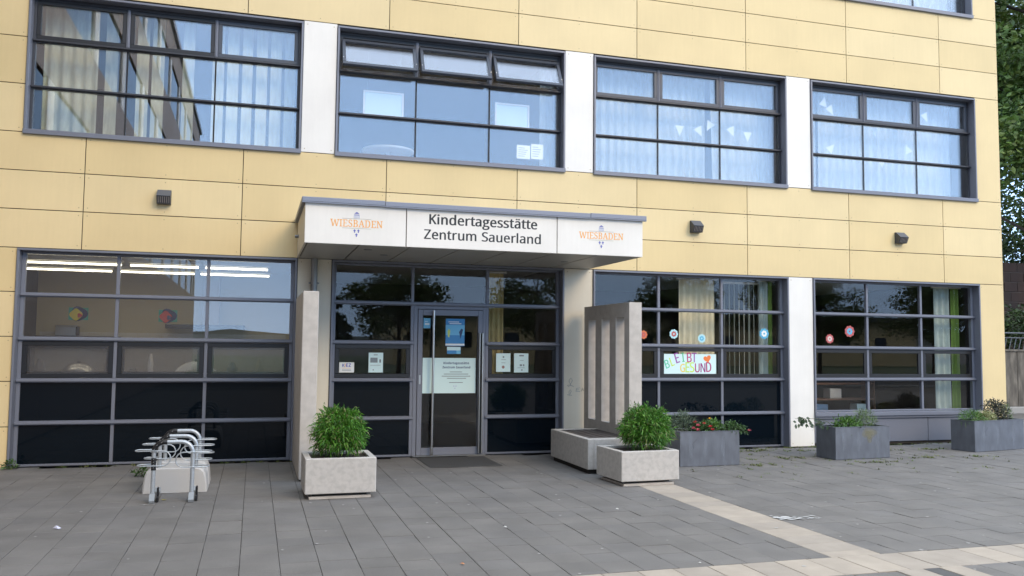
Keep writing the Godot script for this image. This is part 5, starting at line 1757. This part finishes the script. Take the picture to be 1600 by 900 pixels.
	var cols := {"B": Color(0.10, 0.55, 0.35), "L": Color(0.55, 0.75, 0.10), "E": Color(0.30, 0.08, 0.35), "I": Color(0.10, 0.50, 0.25), "P": Color(0.45, 0.05, 0.18), "G": Color(0.75, 0.55, 0.05), "Y": Color(0.50, 0.70, 0.12), "R": Color(0.65, 0.25, 0.05), "U": Color(0.40, 0.03, 0.15), "N": Color(0.28, 0.04, 0.20)}
	for k in cols:
		mat("pen_" + k, cols[k], 0.7)
	for q in [["B", 0.045, 0.085, 0.075, 0.35, "B"], ["L", 0.145, 0.125, 0.06, 0.35, "L"], ["E", 0.235, 0.175, 0.07, 0.30, "E"], ["I", 0.345, 0.20, 0.045, 0.12, "I"], ["B", 0.435, 0.195, 0.085, 0.03, "P"], ["T", 0.525, 0.195, 0.09, 0.0, "E"], ["G", 0.305, 0.03, 0.085, 0.0, "G"], ["E", 0.405, 0.025, 0.07, 0.0, "Y"], ["S", 0.49, 0.025, 0.08, 0.03, "L"], ["U", 0.585, 0.025, 0.085, 0.0, "U"], ["N", 0.69, 0.027, 0.09, 0.0, "N"], ["D", 0.80, 0.03, 0.095, 0.04, "U"]]:
		lettering("letter", q[0], "Droid Sans", q[1], q[2], q[3], 0.0012, M["pen_" + q[5]], hs, 400, 1.25, q[4], 0.02)
	var ht := st_new()
	var hp := PackedVector2Array()
	for i in 28:
		var t := TAU_ * i / 28
		hp.append(Vector2(0.82, 0.255) + Vector2(16.0 * pow(sin(t), 3), 13 * cos(t) - 5 * cos(2 * t) - 2 * cos(3 * t) - cos(4 * t)).rotated(0.25) * 0.0045)
	plate(ht, hp, 0.0012, 0.001)
	mat("heart", Color(0.80, 0.20, 0.05), 0.7)
	obj("heart", ht, M["heart"], hs)
	# paper flowers on the panes
	mat("flower_blue", Color(0.10, 0.40, 0.60), 0.7)
	mat("flower_pale", Color(0.42, 0.68, 0.72), 0.7)
	mat("flower_red", Color(0.45, 0.10, 0.10), 0.7)
	mat("flower_grey", Color(0.60, 0.55, 0.52), 0.7)
	mat("flower_orange", Color(0.60, 0.16, 0.06), 0.7)
	for q in [[9.155, 1.935, 0.078, "flower_pale", "flower_red", "blue paper flower with a red centre left of the cream curtain"], [9.684, 1.866, 0.072, "flower_pale", "flower_blue", "pale paper flower with blue centre stuck before the cream curtain"], [10.912, 1.965, 0.092, "flower_blue", "paper", "big blue paper flower with a white centre before the blind strips"], [8.589, 1.916, 0.07, "flower_orange", "flower_red", "orange paper flower half hidden by the slotted slab"], [12.265, 1.892, 0.08, "flower_red", "flower_grey", "red paper flower with a pale centre in the corner window"], [12.692, 2.032, 0.10, "flower_red", "flower_blue", "red rimmed paper flower with a blue centre in corner window"]]:
		var f := node("paper_flower", null, Vector3(q[0], q[1], -0.152))
		tag(f, q[5], "paper flower", "paper flowers stuck on the window panes")
		var sA := st_new()
		plate(sA, ring_pts(0, 0, q[2], 48, 0.08, 9), 0.0, 0.001)
		obj("petals", sA, M[q[3]], f)
		sA = st_new()
		plate(sA, ring_pts(0, 0, q[2] * 0.58, 36, 0.07, 7), 0.0012, 0.0008)
		obj("centre", sA, M[q[4]], f)
		sA = st_new()
		plate(sA, ring_pts(0, 0, q[2] * 0.2, 12), 0.0022, 0.0006)
		obj("dot", sA, M[q[3]], f)

# ---------------------------------------------------------------- litter, weeds, stains, scribbles
func small_things() -> void:
	mat("chalk", Color(0.50, 0.50, 0.49), 0.9)
	var r := RandomNumberGenerator.new()
	r.seed = 90
	# white paint splash
	var st := st_new()
	for i in 60:
		var x := 7.40 + pow(r.randf(), 1.4) * 0.44
		var z := 5.36 + r.randf() * 0.16 + (x - 7.42) * 0.12
		var w := r.randf_range(0.005, 0.030) * (1.3 if x < 7.55 else 0.8)
		var t := Transform3D(Basis.from_euler(Vector3(-PI / 2, 0, 0)), Vector3(x, 0.0045 + 0.0001 * i, z))
		fan(st, ring_pts(0, 0, w, 9, r.randf_range(0.1, 0.35), 3), 0.0, t.scaled_local(Vector3(1.5, 0.5, 1)))
	var sp := obj("paint_splash", st, M["chalk"])
	tag(sp, "white paint splash on the grey paving beside the pale band", "paint splash", "", "thing")
	# scraps
	mat("scrap_blue", Color(0.62, 0.62, 0.74), 0.8)
	mat("scrap_white", Color(0.75, 0.75, 0.72), 0.8)
	mat("scrap_orange", Color(0.55, 0.25, 0.12), 0.8)
	var scr := [[0.665, 4.27, 0.06, "scrap_blue", "crumpled pale blue paper scrap on the paving left of the rack"], [3.93, 6.42, 0.03, "scrap_orange", "small orange wrapper on the paving in the foreground"], [6.02, 4.62, 0.03, "scrap_white", "white paper scrap on the paving in front of the bench planter"], [4.63, 5.20, 0.03, "scrap_white", "white paper scrap on the paving before the door"], [5.75, 6.85, 0.02, "scrap_white", "tiny white scrap beside the pale cross band"]]
	for q in scr:
		var s := st_new()
		var c := Vector3(q[0], 0.006, q[1])
		for i in 5:
			var a := TAU_ * i / 5
			var b := TAU_ * (i + 1) / 5
			var ra: float = q[2] * (0.7 + 0.5 * sin(i * 2.1))
			var rb: float = q[2] * (0.7 + 0.5 * sin((i + 1) % 5 * 2.1))
			tri(s, c + Vector3(0, q[2] * 0.45, 0), c + Vector3(cos(a) * ra, 0.002 * (i % 3), sin(a) * ra * 0.6), c + Vector3(cos(b) * rb, 0.002 * ((i + 1) % 3), sin(b) * rb * 0.6), Vector3.UP)
		tag(obj("paper_scrap", s, M[q[3]]), q[4], "litter")
	var gum := st_new()
	for i in 150:
		var x := r.randf_range(-0.5, 15.0)
		var z := r.randf_range(1.4, 7.6)
		if x > 2.7 and x < 3.8 and z < 3.5 or x > 6.5 and x < 7.6 and z < 3.5:
			continue
		fan(gum, ring_pts(0, 0, r.randf_range(0.006, 0.018), 8, 0.15, 3), 0.0, Transform3D(Basis.from_euler(Vector3(-PI / 2, 0, 0)), Vector3(x, 0.0048, z)))
	mat("gum", Color(0.38, 0.37, 0.35), 0.8)
	tag(obj("gum_specks", gum, M["gum"]), "pale specks of old chewing gum scattered on the paving", "specks", "", "stuff")
	# weeds in the joints
	var mesh := st_new()
	var tones := [Color(0.11, 0.16, 0.035), Color(0.08, 0.13, 0.03), Color(0.16, 0.17, 0.05), Color(0.12, 0.11, 0.05)]
	for i in 900:
		var x := r.randf_range(8.0, 13.8)
		var z := pow(r.randf(), 1.8) * 3.2 + 0.06
		if r.randf() < 0.25:
			x = r.randf_range(-0.9, 15.5)
			z = r.randf_range(0.04, 0.12)
			if x > 2.8 and x < 7.7:
				continue
		else:
			# they gather in patches
			var cc := Vector2(8.4 + 0.62 * (i % 9) + 0.3 * sin(i % 9 * 5.0), 0.35 + 0.42 * ((i * 7) % 6) + 0.2 * sin(i % 9 * 3.0))
			if r.randf() < 0.65:
				x = cc.x + r.randfn() * 0.13
				z = maxf(0.04, cc.y * 0.8 + r.randfn() * 0.05)
		if r.randf() < 0.6:
			x = 2.276 + 0.296 * roundf((x - 2.276) / 0.296) + r.randf_range(-0.008, 0.008)
		var nb := 3 + r.randi() % 6
		for k in nb:
			var a := r.randf() * TAU_
			var l := r.randf_range(0.014, 0.05)
			var p := Vector3(x + r.randf_range(-0.05, 0.05), 0.001, z + r.randf_range(-0.03, 0.03))
			var d := Vector3(cos(a), r.randf_range(0.2, 1.0), sin(a)).normalized() * l
			var s := Vector3(-sin(a), 0, cos(a)) * l * 0.22
			mesh.set_color(tones[r.randi() % 4])
			tri(mesh, p - s, p + s, p + d, Vector3.UP)
	tag(obj("weeds", mesh, M["leaf"]), "small weeds and moss growing in the paving joints", "weeds", "", "stuff")
	for q in [[-0.72, 0.10, "broad leaved weed at the foot of the facade, leftmost"], [1.02, 1.15, "small green weed beside the bicycle rack blocks"]]:
		var w := plant("weed_plant", Vector3(q[0], 0.0, q[1]), q[2], "weed", blades(60, Vector3(0.10, 0.06, 0.06), Vector3(0, 0.05, 0), 0.06, 0.016, 95 + int(q[0]), [Color(0.04, 0.09, 0.02), Color(0.06, 0.12, 0.03)], 0.5, 0.4), 0.06, 4, 0.03)
	var lf := st_new()
	for i in 5:
		var c := Vector3(1.40 + r.randf_range(-0.05, 0.06), 0.008, 2.98 + r.randf_range(-0.03, 0.05))
		var a := r.randf() * TAU_
		var d := Vector3(cos(a), 0.15, sin(a)) * 0.035
		var s := Vector3(-sin(a), 0.1, cos(a)) * 0.018
		quad(lf, c - d, c + s, c + d, c - s, Vector3.UP)
	mat("dry_leaf", Color(0.30, 0.26, 0.05), 0.8)
	tag(obj("dry_leaf", lf, M["dry_leaf"]), "yellowed leaf lying at the foot of the bicycle rack", "leaf")
	# scribbles on the cream pier
	var gr := st_new()
	var z := 0.0015
	for q in [[[0.05, 0.06], [0.09, 0.13], [0.06, 0.17], [0.03, 0.12], [0.06, 0.05], [0.02, 0.03], [0.0, 0.05], [0.05, 0.055], [0.11, 0.03]], [[0.05, -0.09], [0.07, -0.04], [0.05, -0.02], [0.03, -0.06], [0.04, -0.11], [0.0, -0.10], [0.08, -0.11]], [[0.22, 0.01], [0.16, 0.0], [0.15, -0.05], [0.22, -0.05]], [[0.155, -0.025], [0.205, -0.022]], [[0.24, -0.05], [0.265, 0.01], [0.285, -0.04]], [[0.25, -0.025], [0.28, -0.022]]]:
		var pts := PackedVector3Array()
		for p in q:
			pts.append(Vector3(7.175 + p[0], 1.03 + p[1], z))
		tube(gr, pts, 0.0035, -1, 5)
	var b := get_node("school_building")
	obj("graffiti", gr, M["ink_grey"], b)
